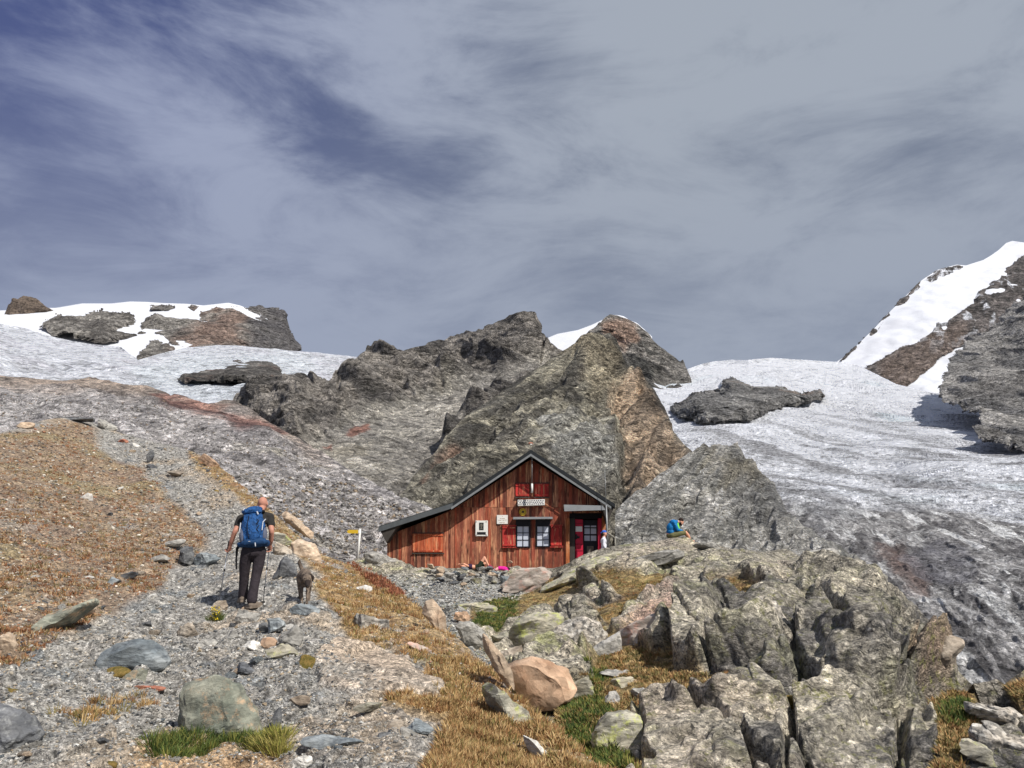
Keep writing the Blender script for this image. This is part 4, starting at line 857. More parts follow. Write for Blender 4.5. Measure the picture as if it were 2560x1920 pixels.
# --- countable loose stones: individual objects that share a few meshes
rs = np.random.RandomState(5)
SM = [rock_mesh("stone", 1, rs.uniform(.7, 1), rs.uniform(.45, .8), 300 + i, 3, 11, 1.2, rs.uniform(.2, .6)) for i in range(9)]
for m_ in SM: m_.materials.append(RM["grey"])
def inpoly(poly, n, bias=None):
    p = np.array(poly, float); out = []
    while len(out) < n:
        x = rs.uniform(p[:, 0].min(), p[:, 0].max(), 4 * n); y = rs.uniform(p[:, 1].min(), p[:, 1].max(), 4 * n)
        k = sdf(poly, x, y) > 2
        if bias is not None: k &= rs.rand(4 * n) < bias(x, y)
        out += list(zip(x[k], y[k]))
    return np.array(out[:n])
def stones(sh, poly, n, smin, smax, label, group, kinds, bias=None):
    q = inpoly(poly, n, bias); P, N = on(sh, q[:, 0], q[:, 1])
    for (x, y), p in zip(q, P):
        w = smin + (smax - smin) * rs.rand() ** 2.2; s = w * p[1] / FPX / 2
        o = bpy.data.objects.new("stone", SM[rs.randint(9)]); COL.objects.link(o)
        o.location = Vector(p.tolist()) + Vector((0, 0, s * .25)); o.scale = (s, s, s)
        o.rotation_euler = (rs.normal() * .25, rs.normal() * .3, rs.uniform(0, 6.28))
        o.material_slots[0].link = 'OBJECT'; o.material_slots[0].material = RM[kinds[rs.randint(len(kinds))]]
        tag(o, label, "stone", group)
KS = ["grey", "grey", "blue", "dark", "pale", "tan", "brown", "grey"]
stones("ground", [(380,1480),(760,1440),(830,1560),(800,1740),(1000,1800),(1060,1840),(1000,1920),(0,1920),(0,1720),(250,1560)], 112, 9, 40, "loose angular stone lying on the grey gravel path in the foreground", "loose stones on the path", KS)
stones("ground", [(215,1062),(300,1085),(420,1112),(480,1140),(560,1200),(620,1260),(560,1330),(500,1330),(450,1262),(410,1212),(300,1150)], 34, 6, 18, "small loose stone on the upper path below the crest", "stones on the upper path", KS)
stones("ground", G1, 44, 7, 24, "small stone poking out of the brown grass slope on the left", "stones in the brown grass slope", ["grey", "pale", "tan", "brown", "dark"], lambda x, y: np.clip((y - 1100) / 350, .1, 1))
stones("ground", G2, 26, 7, 22, "small stone lying in the dry yellow grass bank", "stones on the grass bank", ["grey", "pale", "tan", "blue"])
stones("rock_outcrop", RUB, 36, 8, 24, "loose grey stone in the rubble hollow between the grass bank and the outcrop", "stones in the rubble hollow", ["grey", "blue", "pale", "grey"])
# dry-stone edging in front of the hut: stones stacked in an uneven row
rs = np.random.RandomState(11)
for i in range(34):
    k = i / 33; x = 1062 + 215 * k + rs.normal() * 5; y = 1441 + (6 if 1120 < x < 1180 else 0) + rs.uniform(-16, 18)
    if i in (0, 1, 2, 3): x, y = 1078 + 8 * i, 1432 + 3 * i
    w = rs.uniform(18, 32); Y = 30.6 - (y - 1425) * .045; s = w * Y / FPX / 2
    o = bpy.data.objects.new("stone", SM[rs.randint(9)]); COL.objects.link(o); pp, _ = on('rock_outcrop', x, y + 4); o.location = Vector(pp.tolist()) + Vector((0, -.1, s * .5 + (.2 if i % 3 == 0 else .03))); o.scale = (s, s, s * rs.uniform(.6, .9))
    o.rotation_euler = (rs.normal() * .2, rs.normal() * .2, rs.uniform(0, 6.28)); o.material_slots[0].link = 'OBJECT'
    o.material_slots[0].material = RM[["grey", "blue", "dark", "lichen", "tan", "grey"][rs.randint(6)]]
    tag(o, "stone in the uneven dry stone edging in front of the hut wall", "stone", "stones of the dry stone edging")

# --- gravel and scree nobody could count
vc = NT("gravel stones"); a_ = vc.n("ShaderNodeVertexColor", layer_name="Col").outputs[0]; gv_ = vc.coords()
vc.bump(vc.noise(gv_, 60, 4, .7), .5, .004); m_grav = vc.end(vc.mix(1., a_, vc.rng(vc.noise(gv_, 40, 4, .7), .3, .7, .7, 1.3), "MULTIPLY"), .9)
def gravel(name, specs, label):
    Vs, Fs, Cs, off = [], [], [], 0
    V0, F0 = ICO[1]; r = np.random.RandomState(21); T = []
    for i in range(10):
        v = V0.copy()
        for _ in range(7):
            n = r.normal(size=3); n /= np.linalg.norm(n); o = np.maximum(0, v @ n - r.uniform(.3, .75)); v = v - o[:, None] * n
        T.append(v * np.array([1, r.uniform(.6, 1), r.uniform(.3, .7)]))
    T = np.array(T)
    for sh, poly, n, s0, s1, cols in specs:
        global rs
        rs = np.random.RandomState(n); q = inpoly(poly, n); P, N = on(sh, q[:, 0], q[:, 1])
        s = (s0 + (s1 - s0) * r.rand(n) ** 2.5) * P[:, 1] / FPX / 2
        v = T[r.randint(0, 10, n)]; a = r.uniform(0, 6.28, n); ca, sa = np.cos(a), np.sin(a); b = r.normal(size=n) * .4; cb, sb = np.cos(b), np.sin(b)
        x = v[:, :, 0] * ca[:, None] - v[:, :, 1] * sa[:, None]; y = v[:, :, 0] * sa[:, None] + v[:, :, 1] * ca[:, None]; z = v[:, :, 2]
        x, z = x * cb[:, None] - z * sb[:, None], x * sb[:, None] + z * cb[:, None]
        w = np.stack([x, y, z], -1) * s[:, None, None] + P[:, None] + np.array([0, 0, 1]) * (s * .2)[:, None, None]
        c = np.array(cols)[r.randint(0, len(cols), n)] * r.uniform(.75, 1.25, (n, 1))
        m = v.shape[1]; Vs.append(w.reshape(-1, 3)); Cs.append(np.repeat(c, m, 0))
        Fs.append((F0[None] + (np.arange(n) * m)[:, None, None]).reshape(-1, 3) + off); off += n * m
    tag(link(name, npmesh(name, np.concatenate(Vs), np.concatenate(Fs), np.concatenate(Cs)), mat=m_grav), label, "gravel", None, "stuff")
gc_ = [C(160,158,152), C(134,132,128), C(104,106,108), C(188,186,180), C(152,136,114), C(78,80,82), C(172,162,146), C(140,138,132), C(120,118,112)]
gb_ = [C(160,156,146), C(130,126,118), C(176,150,120), C(206,198,184), C(100,94,88), C(150,110,86)]
gravel("gravel", [("ground", PATH, 17000, 2.5, 11, gc_), ("ground", [(-50,1600),(800,1560),(1060,1830),(1000,1920),(-50,1920)], 5000, 4, 16, gc_), ("ground", G1, 8000, 2.5, 13, gb_), ("ground", G2, 4200, 2.5, 11, gb_), ("rock_outcrop", RUB, 4500, 3, 12, gc_)], "loose grey gravel covering the path and the hollow")
gs_ = [C(150,147,142), C(124,120,116), C(174,170,164), C(96,92,88), C(140,124,104)]
gravel("scree", [("hillside", [(480,1180),(620,1190),(760,1200),(880,1215),(1000,1270),(1060,1300),(1040,1410),(880,1420),(760,1370),(640,1270)], 7000, 3, 15, gs_), ("hillside", [(0,1000),(400,1010),(600,1100),(700,1110),(900,1210),(600,1190),(300,1080),(0,1070)], 3500, 2.5, 9, gs_)], "grey scree of broken blocks on the hillside behind the path")

# --- grass
gt = NT("grass blades"); m_grass = gt.end(gt.n("ShaderNodeVertexColor", layer_name="Col").outputs[0], .8)
def blades(sh, poly, tufts, per, l0, l1, w, cols, seed, spread=.05, P0=None):
    global rs
    rs = np.random.RandomState(seed)
    if P0 is None:
        q = inpoly(poly, int(tufts * 1.9)); P, _ = on(sh, q[:, 0], q[:, 1])
        if tufts > 300: P = P[fbm(P, .8, 4, .6, 77) + fbm(P, .22, 2, .5, 78) * .5 > -.02 + rs.normal(size=len(P)) * .12]
        tufts = len(P)
    else: P = P0; tufts = len(P)
    sc = np.repeat(rs.uniform(.7, 1.3, tufts), per); base = np.repeat(P, per, 0); n = len(base)
    a = rs.uniform(0, 6.28, n); r_ = rs.rand(n) ** .6; L = rs.uniform(l0, l1, n) * sc
    d = np.stack([np.cos(a), np.sin(a), np.zeros(n)], 1)
    b = base + d * (spread * r_ * sc)[:, None]
    lean = d * (r_ * .75)[:, None] + np.array([-.12, .05, 0]); up = np.array([0, 0, 1.]) * rs.uniform(.5, 1., (n, 1))
    dirn = lean + up; dirn /= np.linalg.norm(dirn, axis=1, keepdims=True); tip = b + dirn * L[:, None] - np.array([0, 0, 1]) * (L * .25 * r_)[:, None]
    th = rs.uniform(-.9, .9, n); side = np.stack([np.cos(th), np.sin(th), 0 * th], 1) * (w * sc / 2)[:, None]
    mid = (b + tip) / 2 + np.array([0, 0, 1]) * (L * .12)[:, None]
    V = np.stack([b - side, b + side, mid + side * .7, mid - side * .7, tip], 1).reshape(-1, 3)
    k = np.arange(n)[:, None] * 5; Fc = np.concatenate([k + [0, 1, 2], k + [0, 2, 3], k + [3, 2, 4]])
    tcol = np.array(cols)[rs.randint(0, len(cols), tufts)]; c = np.repeat(tcol, per, 0) * rs.uniform(.75, 1.3, (n, 1))
    c = np.repeat(c, 5, 0); return V, Fc, c
def grass(name, specs, label):
    Vs, Fs, Cs, off = [], [], [], 0
    for sp in specs:
        V, Fc, c = blades(*sp); Vs.append(V); Fs.append(Fc + off); Cs.append(c); off += len(V)
    tag(link(name, npmesh(name, np.concatenate(Vs), np.concatenate(Fs), np.concatenate(Cs)), mat=m_grass), label, "grass", None, "stuff")
gold = [C(170,137,92), C(152,120,78), C(190,162,116), C(140,102,68), C(126,114,68)]
rus = [C(146,104,72), C(162,124,88), C(122,84,58), C(170,146,112), C(120,108,72)]
olive = [C(112,104,64), C(132,114,74), C(96,92,56), C(146,124,84)]
grn = [C(70,88,40), C(92,104,50), C(56,72,34), C(120,118,58)]
grass("dry_grass", [("ground", G1, 4600, 8, .025, .075, .014, rus, 1), ("ground", G2, 5200, 9, .03, .09, .009, gold, 2),
    ("ground", [(1040,1690),(1110,1740),(1250,1860),(1420,1960),(1040,1960),(1090,1880),(1120,1800)], 1500, 11, .04, .10, .007, gold, 3),
    ("ground", [(120,1790),(360,1720),(400,1760),(200,1830)], 60, 14, .04, .1, .007, gold, 4), ("ground", [(860,1400),(940,1425),(1010,1490),(980,1500),(900,1440)], 330, 10, .05, .12, .016, [C(140,86,62), C(160,106,78), C(120,76,56)], 5)]
    + [("rock_outcrop", q, int(abs(sum(q[i][0]*q[i-1][1]-q[i-1][0]*q[i][1] for i in range(len(q))))/2/26), 10, .03, .08, .013, olive + gold, 10+i) for i, q in enumerate(GG)], "dry golden and russet alpine grass on the slopes")
grass("green_grass", [("rock_outcrop", q, int(abs(sum(q[i][0]*q[i-1][1]-q[i-1][0]*q[i][1] for i in range(len(q))))/2/30), 10, .05, .12, .014, grn, 30+i) for i, q in enumerate(GREEN)]
    + [("ground", [(360,1858),(410,1832),(470,1822),(500,1840),(520,1825),(600,1818),(660,1835),(640,1860),(560,1850),(470,1880),(420,1900)], 150, 18, .05, .12, .006, grn, 41, .07),
       ("ground", [(640,1830),(700,1845),(718,1885),(700,1905),(650,1880)], 62, 24, .08, .16, .006, [C(134,132,62), C(150,138,78), C(96,104,48)], 42, .08)], "green grass and sedge around the boulder and in the hollow")
mm = NT("moss"); mv = mm.coords(); mm.bump(mm.noise(mv, 60, 5, .8), 1., .02); m_moss = mm.end(mm.mix(mm.rng(mm.noise(mv, 22, 6, .8), .4, .6), C(92, 88, 40), C(150, 124, 72)), 1.)
for sh, px, py, w, h, lb in (("ground",764,1655,52,42,"yellow moss cushion below the striped grey rock on the trail"),("ground",290,1680,70,30,"golden moss and grass cushion at the foot of the blue grey boulder"),("ground",22,1735,60,34,"yellow green moss patch at the left edge of the photo"),("ground",274,1912,34,20,"small moss cushion at the bottom edge left of the big boulder"),("rock_outcrop",2470,1860,30,34,"bright green moss cushion on the pale block at the lower right"),("rock_outcrop",1978,1752,56,30,"green moss wedge in a gap between the speckled rock slabs"),("ground",478,1357,28,12,"small green moss dot on the slope left of the hiker"),("ground",540,1228,14,10,"tiny green moss cushion on the path above the hiker")):
    Y = float(GT[sh](px, py + h * .3)); m = Y / FPX
    o = link("moss_cushion", rock_mesh("moss_cushion", w * m / 2, w * m / 2.4, h * m / 2, int(px), 3, 2, .8), mat=m_moss); o.location = U(px, py + h * .12, Y + w * m * .2)
    for p in o.data.polygons: p.use_smooth = True
    tag(o, lb, "moss", None)
# yellow flowers growing against the brown rock
fl = empty("flower_plant", U(540, 1550, float(s1D(540, 1556)))); tag(fl, "plant with small yellow flowers against the brown rock below the hiker", "plant")
V, Fc, c = blades(None, None, 0, 70, .08, .2, .007, grn + olive, 77, .06, np.array([[0, 0, -.02], [.03, 0, 0], [-.05, 0, -.04], [0, 0, .05]]))
link("stem", npmesh("stem", V, Fc, c), fl, m_grass)
V0, F0 = ICO[1]; pts = np.array([[rs.uniform(-.07, .06), -.05 - rs.rand() * .03, rs.uniform(0, .2)] for _ in range(26)])
fm = NT("yellow petal"); m_fl = fm.end(C(236, 206, 40), .7)
link("flower", npmesh("flower", (V0[None] * .009 + pts[:, None]).reshape(-1, 3), (F0[None] + np.arange(26)[:, None, None] * len(V0)).reshape(-1, 3)), fl, m_fl)
# ------------------------------------------------------------------ the hut
WY = 33.0
def prism(name, pts, yf, yb, mat, parent=None, bev=0., ref=None):
    """outline given where its front face shows in the photograph, extruded straight back from yf to yb"""
    f = [U(x, y, yf) for x, y in pts]; n = len(f); bm = bmesh.new()
    a = [bm.verts.new(p) for p in f]; b = [bm.verts.new((p.x, yb, p.z)) for p in f]
    bm.faces.new(a); bm.faces.new(b[::-1])
    for i in range(n): bm.faces.new((a[i], b[i], b[(i + 1) % n], a[(i + 1) % n]))
    bmesh.ops.recalc_face_normals(bm, faces=bm.faces)
    if bev: bmesh.ops.bevel(bm, geom=list(bm.edges), offset=bev, segments=1, affect='EDGES')
    me = bpy.data.meshes.new(name); bm.to_mesh(me); bm.free(); return link(name, me, parent, mat)
def rect(x0, y0, x1, y1): return [(x0, y0), (x1, y0), (x1, y1), (x0, y1)]
def joinm(name, obs, parent, mat):
    bm = bmesh.new()
    for o in obs:
        bm.from_mesh(o.data); me = o.data; bpy.data.objects.remove(o); bpy.data.meshes.remove(me)
    me = bpy.data.meshes.new(name); bm.to_mesh(me); bm.free(); return link(name, me, parent, mat)
def board_mat(name, cols, L=1., wear=.5, red=0.):
    t = NT(name); v = t.coords(); g = t.n("ShaderNodeNewGeometry"); rnd = g.outputs["Random Per Island"]
    of = t.n("ShaderNodeVectorMath", operation="SCALE"); cb = t.n("ShaderNodeCombineXYZ"); t.l(rnd, cb.inputs[0]); t.l(rnd, cb.inputs[1]); t.l(rnd, cb.inputs[2])
    t.l(cb.outputs[0], of.inputs[0]); of.inputs["Scale"].default_value = 37; ad = t.n("ShaderNodeVectorMath", operation="ADD"); t.l(v, ad.inputs[0]); t.l(of.outputs[0], ad.inputs[1])
    st = t.mapping(ad.outputs[0], (0, 0, 0), (14, 14, 1.1)); n1 = t.noise(st, 1.2, 7, .7, .6)
    rp = t.n("ShaderNodeValToRGB"); e = rp.color_ramp.elements
    for i, (p, c) in enumerate(cols):
        x = e[i] if i < 2 else e.new(p)
        x.position = p; x.color = (*c, 1)
    t.l(rnd, rp.inputs[0]); c = rp.outputs[0]
    c = t.mix(1., c, t.rng(n1, .3, .7, .45, 1.5), "MULTIPLY")
    n3 = t.noise(v, 1.1, 4, .6); c = t.mix(t.rng(n3, .42, .66, 0, .8), c, t.mix(.6, c, C(62, 40, 30), "MIX"))
    kn = t.voro(t.mapping(ad.outputs[0], (0, 0, 0), (5, 5, 1.9)), 1.).outputs["Distance"]; c = t.mix(t.rng(kn, .08, .3, wear, 0), c, C(46, 22, 14))
    n4 = t.noise(t.mapping(ad.outputs[0], (0, 0, 0), (9, 9, .8)), 1., 5, .7); c = t.mix(t.rng(n4, .54, .64, 0, .7), c, C(222, 168, 126))
    t.bump(n1, .6, .006); return t.end(c, .75)
M_wood = board_mat("weathered red wood", [(0., C(144, 70, 54)), (.15, C(184, 98, 70)), (.3, C(104, 52, 42)), (.45, C(200, 134, 102)), (.6, C(146, 76, 58)), (.75, C(92, 60, 50)), (.88, C(176, 84, 60)), (1., C(150, 108, 88))], wear=.8)
M_shut = board_mat("red shutter paint", [(0., C(176, 44, 44)), (.5, C(196, 62, 56)), (1., C(150, 34, 38))], wear=.15)
M_wshut = board_mat("orange wood shutter", [(0., C(192, 88, 54)), (.5, C(212, 116, 76)), (1., C(178, 74, 46))], wear=.3)
def flat(name, c, rough=.8, L=.2, amt=.18, metal=0.):
    t = NT(name); n = t.noise(t.coords(), 1 / L, 6, .7); t.b.inputs["Metallic"].default_value = metal
    t.bump(n, .25, .004); return t.end(t.mix(1., (*[float(q) for q in c],)[:3], t.rng(n, .3, .7, 1 - amt, 1 + amt), "MULTIPLY") if False else t.mix(t.rng(n, .3, .7), np.array(c) * (1 - amt), np.clip(np.array(c) * (1 + amt), 0, 1)), rough)
M_dark = flat("dark roof metal", C(38, 41, 43), .5, .4); M_strip = flat("grey verge board", C(124, 127, 128), .7); M_lean = flat("grey lean-to fascia", C(84, 88, 90), .6)
M_sof = flat("dark soffit boards", C(66, 62, 58)); M_white = flat("white painted board", C(226, 224, 218), .6, .1, .06); M_black = flat("black paint", C(30, 30, 34), .6)
M_frame = flat("dark window frame", C(34, 34, 40), .5); M_glass = flat("grey curtain glass with painted sky reflection", C(196, 202, 214), .2, .5, .12)  # pane colour brightened to stand in for the reflected sky
M_can = flat("grey sheet metal canopy", C(138, 141, 143), .5, .3, .15); M_conc = flat("grey foundation", C(142, 138, 128), .9, .2, .25)
M_yel = flat("yellow enamel", C(210, 174, 52), .4, .05, .1); M_brz = flat("dark bronze", C(70, 58, 40), .5); M_red = flat("red painted door", C(190, 34, 62), .5, .3, .12)
M_beam = board_mat("wooden post", [(0., C(190, 120, 72)), (.5, C(170, 96, 56)), (1., C(200, 140, 92))], wear=.6)
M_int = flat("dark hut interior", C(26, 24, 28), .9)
hut = empty("mountain_hut", U(1240, 1424, WY)); hut_loc = hut.location.copy()
tag(hut, "red brown wooden mountain hut with a gabled front and a lean-to on its left", "hut")
def HP(o):                                                   # parent to the hut keeping world position
    o.parent = hut; o.matrix_parent_inverse = Matrix.Translation(-hut_loc); return o
def hprism(*a, **k): return HP(prism(*a, **k))
ROOF = [(946, 1316), (1132, 1256), (1327, 1124), (1538, 1260)]
def wall_top(px): return float(np.interp(px, [960, 1135, 1325, 1520], [1342, 1275, 1150, 1268]))
rs = np.random.RandomState(3); bs = []; x = 968.
while x < 1514:
    w = min(rs.choice([5.5, 7, 8.5, 10]), 1514 - x); x1 = x + w - .35; t0, t1 = wall_top(x), wall_top(x1)
    y = WY - rs.choice([0, .012, .024]) ; segs = []
    bot = 1422 + rs.uniform(-.6, .6)
    if 1424 < x + w / 2 < 1506: segs = [(None, 1290)]
    elif x > 1130: segs = [(None, 1268 + rs.uniform(-.5, .5)), (1268.8, bot)]
    else: segs = [(None, bot)]
    if x > 1130 and 1424 < x + w / 2 < 1506: segs = [(None, 1268), (1268.8, 1290)]
    for a, b in segs:
        if a is None and (t0 > b - 3): continue
        bs.append(prism("b", [(x, t0 if a is None else a), (x1, t1 if a is None else a), (x1, b), (x, b)], y, WY + .03, None))
    x += w
HP(joinm("wall", bs, None, M_wood))
# backing shell: side walls, rear
hprism("side_wall", [(968, 1345), (968, 1440), (1424, 1440), (1424, 1290), (1506, 1290), (1506, 1440), (1514, 1440), (1514, 1266), (1327, 1148), (1135, 1272)], WY + .035, 40.5, M_wood)
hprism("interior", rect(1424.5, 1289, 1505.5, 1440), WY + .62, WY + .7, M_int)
hprism("foundation", rect(966, 1420.5, 1516, 1450), WY - .14, WY + .03, M_conc)
# roof: skin, verge boards, boxed eaves
def band(pts, t0, t1):
    n = np.array([0, 1.]); up = [(x, y + t0) for x, y in pts]; lo = [(x, y + t1) for x, y in pts[::-1]]; return up + lo
RF = 32.2
roof = hprism("roof", band(ROOF, 0, 7), RF + .02, 41, M_dark)
for seg, m, nm in ((ROOF[1:3], M_dark, "verge_board"), (ROOF[2:], M_dark, "verge_board")):
    hprism(nm, band(seg, 1.5, 9.5), RF - .03, RF + .015, m)
hprism("verge_board", band(ROOF[:2], 1.5, 14), RF - .03, RF + .015, M_lean)
for seg in (((1128, 1268), (1327, 1134)), ((1327, 1134), (1528, 1266))):
    hprism("verge_trim", [(seg[0][0], seg[0][1]), (seg[1][0], seg[1][1]), (seg[1][0], seg[1][1] + 6), (seg[0][0], seg[0][1] + 6)], RF - .06, RF - .032, M_strip)
HP(prism("soffit", band(ROOF, 7.2, 10), RF + .03, 40.8, M_sof))
hprism("boxed_eave", [(948, 1322), (1000, 1306), (966, 1357)], RF + .05, 40.8, M_sof)
hprism("boxed_eave", [(1536, 1266), (1496, 1244), (1519, 1308)], RF + .05, 40.8, M_sof)
# shutters
def shutter(x0, y0, x1, y1, mat, rail=None, y=WY - .06, label=None):
    bs = []; n = max(3, int((x1 - x0) / 6)); d = (x1 - x0) / n
    for i in range(n): bs.append(prism("b", rect(x0 + i * d, y0, x0 + (i + 1) * d - .25, y1), y, WY - .026, None))
    for yy in (y0 + 2.5, y1 - 6): bs.append(prism("b", rect(x0 + .4, yy, x1 - .4, yy + 3.4), y - .03, y - .001, None))
    o = HP(joinm("shutter", bs, None, mat))
    if label: o["label"] = label
    if rail:
        r = [prism("b", rect(x0 - 2, y0 - 2.4, x1 + 2, y0 - .3), y - .01, WY - .02, None), prism("b", rect(x0 - 2, y1 + .3, x1 + 2, y1 + 2.6), y - .03, WY - .02, None)]
        k = joinm("shutter_rail", r, None, rail); k.parent = o
    return o
shutter(1032, 1334, 1108, 1382, M_wshut, M_sof, label="wide closed shutter of orange wood on the lean-to")
shutter(1289, 1209, 1323, 1242, M_shut, M_sof, label="left red shutter closed under the gable")
shutter(1337, 1209, 1372, 1242, M_shut, M_sof, label="right red shutter closed under the gable")
shutter(1256, 1315, 1289, 1367, M_shut, M_shut, WY - .1, "red shutter folded open left of the windows")
shutter(1377, 1314, 1405, 1366, M_shut, M_shut, WY - .1, "faded red shutter folded open right of the windows")
def window(x0, y0, x1, y1, nx, ny, y, name="window"):
    bs = [prism("b", rect(x0, y0, x1, y0 + 2.2), y, y + .05, None), prism("b", rect(x0, y1 - 2.2, x1, y1), y, y + .05, None), prism("b", rect(x0, y0 + 2.2, x0 + 2.2, y1 - 2.2), y, y + .05, None), prism("b", rect(x1 - 2.2, y0 + 2.2, x1, y1 - 2.2), y, y + .05, None)]
    for i in range(1, nx): c = x0 + (x1 - x0) * i / nx; bs.append(prism("b", rect(c - .8, y0 + 2.3, c + .8, y1 - 2.3), y + .005, y + .045, None))
    for j in range(1, ny): c = y0 + (y1 - y0) * j / ny; bs.append(prism("b", rect(x0 + 2.3, c - .8, x1 - 2.3, c + .8), y + .008, y + .042, None))
    o = HP(joinm(name, bs, None, M_frame)); p = prism("pane", rect(x0 + 1, y0 + 1, x1 - 1, y1 - 1), y + .03, y + .036, M_glass); p.parent = o; return o
hprism("surround_with_shade", rect(1289.5, 1299, 1326, 1369.5), WY - .036, WY - .026, M_frame)  # dark sheet; the part above the window stands in for the canopy's shadow
hprism("surround_with_shade", rect(1339, 1299, 1376, 1368.5), WY - .036, WY - .026, M_frame)
window(1291, 1314, 1324, 1368, 2, 3, WY - .09); window(1341, 1314, 1374, 1367, 2, 3, WY - .09)
cn = hprism("window_canopy", [(1283, 1292.5), (1381, 1292), (1382, 1297), (1283, 1298)], WY - .55, WY - .026, M_can)
# doorway
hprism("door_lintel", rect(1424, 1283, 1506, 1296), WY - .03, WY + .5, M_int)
dr = hprism("door", rect(1458, 1300, 1493, 1428), WY + .40, WY + .45, M_frame)
def sub(o, p): o.parent = p; return o
for i in range(2):
    for j in range(3):
        y0, y1 = ((1314, 1318), (1321, 1335), (1339, 1352))[j]; x0 = 1461 + 16 * i
        sub(prism("pane", rect(x0, y0, x0 + 13.5, y1), WY + .385, WY + .397, M_glass), dr)
sub(prism("panel", rect(1467, 1365, 1484, 1400), WY + .38, WY + .397, flat("grey door panel", C(104, 98, 90))), dr)
dl = hprism("door", [(1438, 1298), (1457, 1299), (1458, 1430), (1440, 1430)], WY + .12, WY + .17, M_red); dl["label"] = "red door leaf standing open with a white notice"
for yy in (1309, 1360, 1376): sub(prism("rail", rect(1438.4, yy, 1457.4, yy + 1), WY + .10, WY + .118, flat("dark red groove", C(110, 22, 38))), dl)
sub(prism("handle", [(1439, 1336), (1443, 1336), (1443, 1340), (1449, 1341), (1449, 1345), (1443, 1346), (1443, 1348), (1439, 1348)], WY + .08, WY + .118, M_black), dl)
sub(prism("notice", rect(1439, 1316, 1455.5, 1329), WY + .10, WY + .117, M_white), dl)
hprism("door_jamb", rect(1496, 1296, 1505, 1430), WY + .02, WY + .5, M_red)
hprism("door_jamb", rect(1425, 1296, 1437, 1430), WY + .03, WY + .5, M_sof)
hprism("porch_post", rect(1415, 1296, 1423.5, 1426), WY - .12, WY - .027, M_beam)
hprism("porch_post", rect(1505.5, 1290, 1513, 1426), WY - .12, WY - .027, M_beam)
hprism("porch_canopy", [(1409.5, 1261.5), (1507, 1264), (1514, 1275), (1411, 1278)], WY - 1.0, WY - .95, M_can)
c2 = hprism("canopy_ceiling", [(1411.5, 1268), (1512.5, 1268), (1512.5, 1274), (1411.5, 1274)], WY - .948, WY - .027, M_sof)

# --- things fixed to or hanging on the front
def world_thing(name, loc, label, cat):
    e = empty(name, loc); tag(e, label, cat); return e
def put(o, e): o.parent = e; o.matrix_parent_inverse = Matrix.Translation(-e.location); return o
sg = world_thing("name_board", U(1328, 1257, WY), "white name board with three rows of dark lettering above the windows", "sign")
put(prism("board", [(1294, 1249.5), (1362, 1248), (1362, 1262.5), (1294.5, 1264.5)], WY - .34, WY - .03, M_white, bev=.006), sg)
gl = []
for r_, (n, x0) in enumerate(((12, 1297.5), (11, 1300.5), (12, 1297.5))):
    for i in range(n):
        cx = x0 + i * 5.45; cy = 1252.6 + r_ * 4.1 - (cx - 1297) * .022
        sh = [[(-1.7, -1.5), (1.7, -1.5), (1.3, -.3), (-.2, 1.5), (-1.2, 1.3)], [(-1.5, -1.5), (1.6, -1.3), (1.6, 1.4), (.3, .2), (-1.6, 1.4)], [(-1.7, 1.4), (-.4, -1.5), (1.6, -1.2), (1.2, .4), (1.7, 1.4)]][(i * 7 + r_) % 3]
        gl.append(prism("g", [(cx + a, cy + b) for a, b in sh], WY - .3465, WY - .3445, None))
put(joinm("lettering", gl, None, flat("blue black lettering", C(58, 62, 84))), sg)
def disc(name, px, py, r, y, th, mat, seg=32, r0=0.):
    c = U(px, py, y); bm = bmesh.new(); m = y / FPX
    bmesh.ops.create_cone(bm, cap_ends=True, segments=seg, radius1=r * m, radius2=r * m * .96, depth=th)
    bmesh.ops.rotate(bm, verts=bm.verts, matrix=Matrix.Rotation(math.pi / 2, 3, 'X')); bmesh.ops.translate(bm, verts=bm.verts, vec=c)
    me = bpy.data.meshes.new(name); bm.to_mesh(me); bm.free(); return link(name, me, None, mat)
rd = world_thing("round_badge", U(1307, 1280, WY), "round yellow badge with dark ring lettering and an emblem below the name board", "sign")
put(disc("disc", 1307, 1280, 9, WY - .05, .04, M_yel), rd)
mk = [disc("g", 1307 + 6.9 * math.cos(a), 1280 + 6.9 * math.sin(a), .85, WY - .073, .006, None, 6) for a in np.linspace(0, 6.28, 19)[:-1]]
mk += [prism("g", [(1303.5, 1283), (1305, 1277.5), (1308, 1276), (1311, 1278.5), (1309.5, 1283), (1307, 1281.5)], WY - .078, WY - .0715, None)]
put(joinm("emblem", mk, None, M_brz), rd)
pq = world_thing("memorial_plaque", U(1204, 1321, WY), "thick white plaque with a dark portrait panel and a dark inscription strip", "plaque")
put(prism("slab", rect(1188.5, 1301.5, 1219.5, 1340.5), WY - .17, WY - .03, M_white, bev=.01), pq)
put(prism("portrait_panel", rect(1198, 1306.5, 1209, 1325), WY - .182, WY - .168, M_black), pq)
put(prism("relief", [(1201, 1309), (1206, 1309), (1207, 1314), (1205, 1319), (1207.5, 1323), (1199.5, 1323), (1202, 1319), (1200.5, 1314)], WY - .19, WY - .183, flat("grey relief", C(104, 100, 92))), pq)
put(prism("inscription_strip", rect(1192.5, 1330, 1214.5, 1336.5), WY - .182, WY - .168, M_black, bev=.004), pq)
put(joinm("bolt", [disc("g", x, y, 1.1, WY - .175, .02, None, 8) for x in (1190.7, 1215.5) for y in (1304.5, 1337.5)], None, M_black), pq)
nb = world_thing("notice_board", U(1256, 1299, WY), "square white notice with faint writing left of the window canopy", "sign")
put(prism("board", rect(1242, 1287.5, 1269.5, 1310), WY - .06, WY - .027, M_white, bev=.004), nb)
M_txt = flat("faded brown writing", C(150, 128, 96))
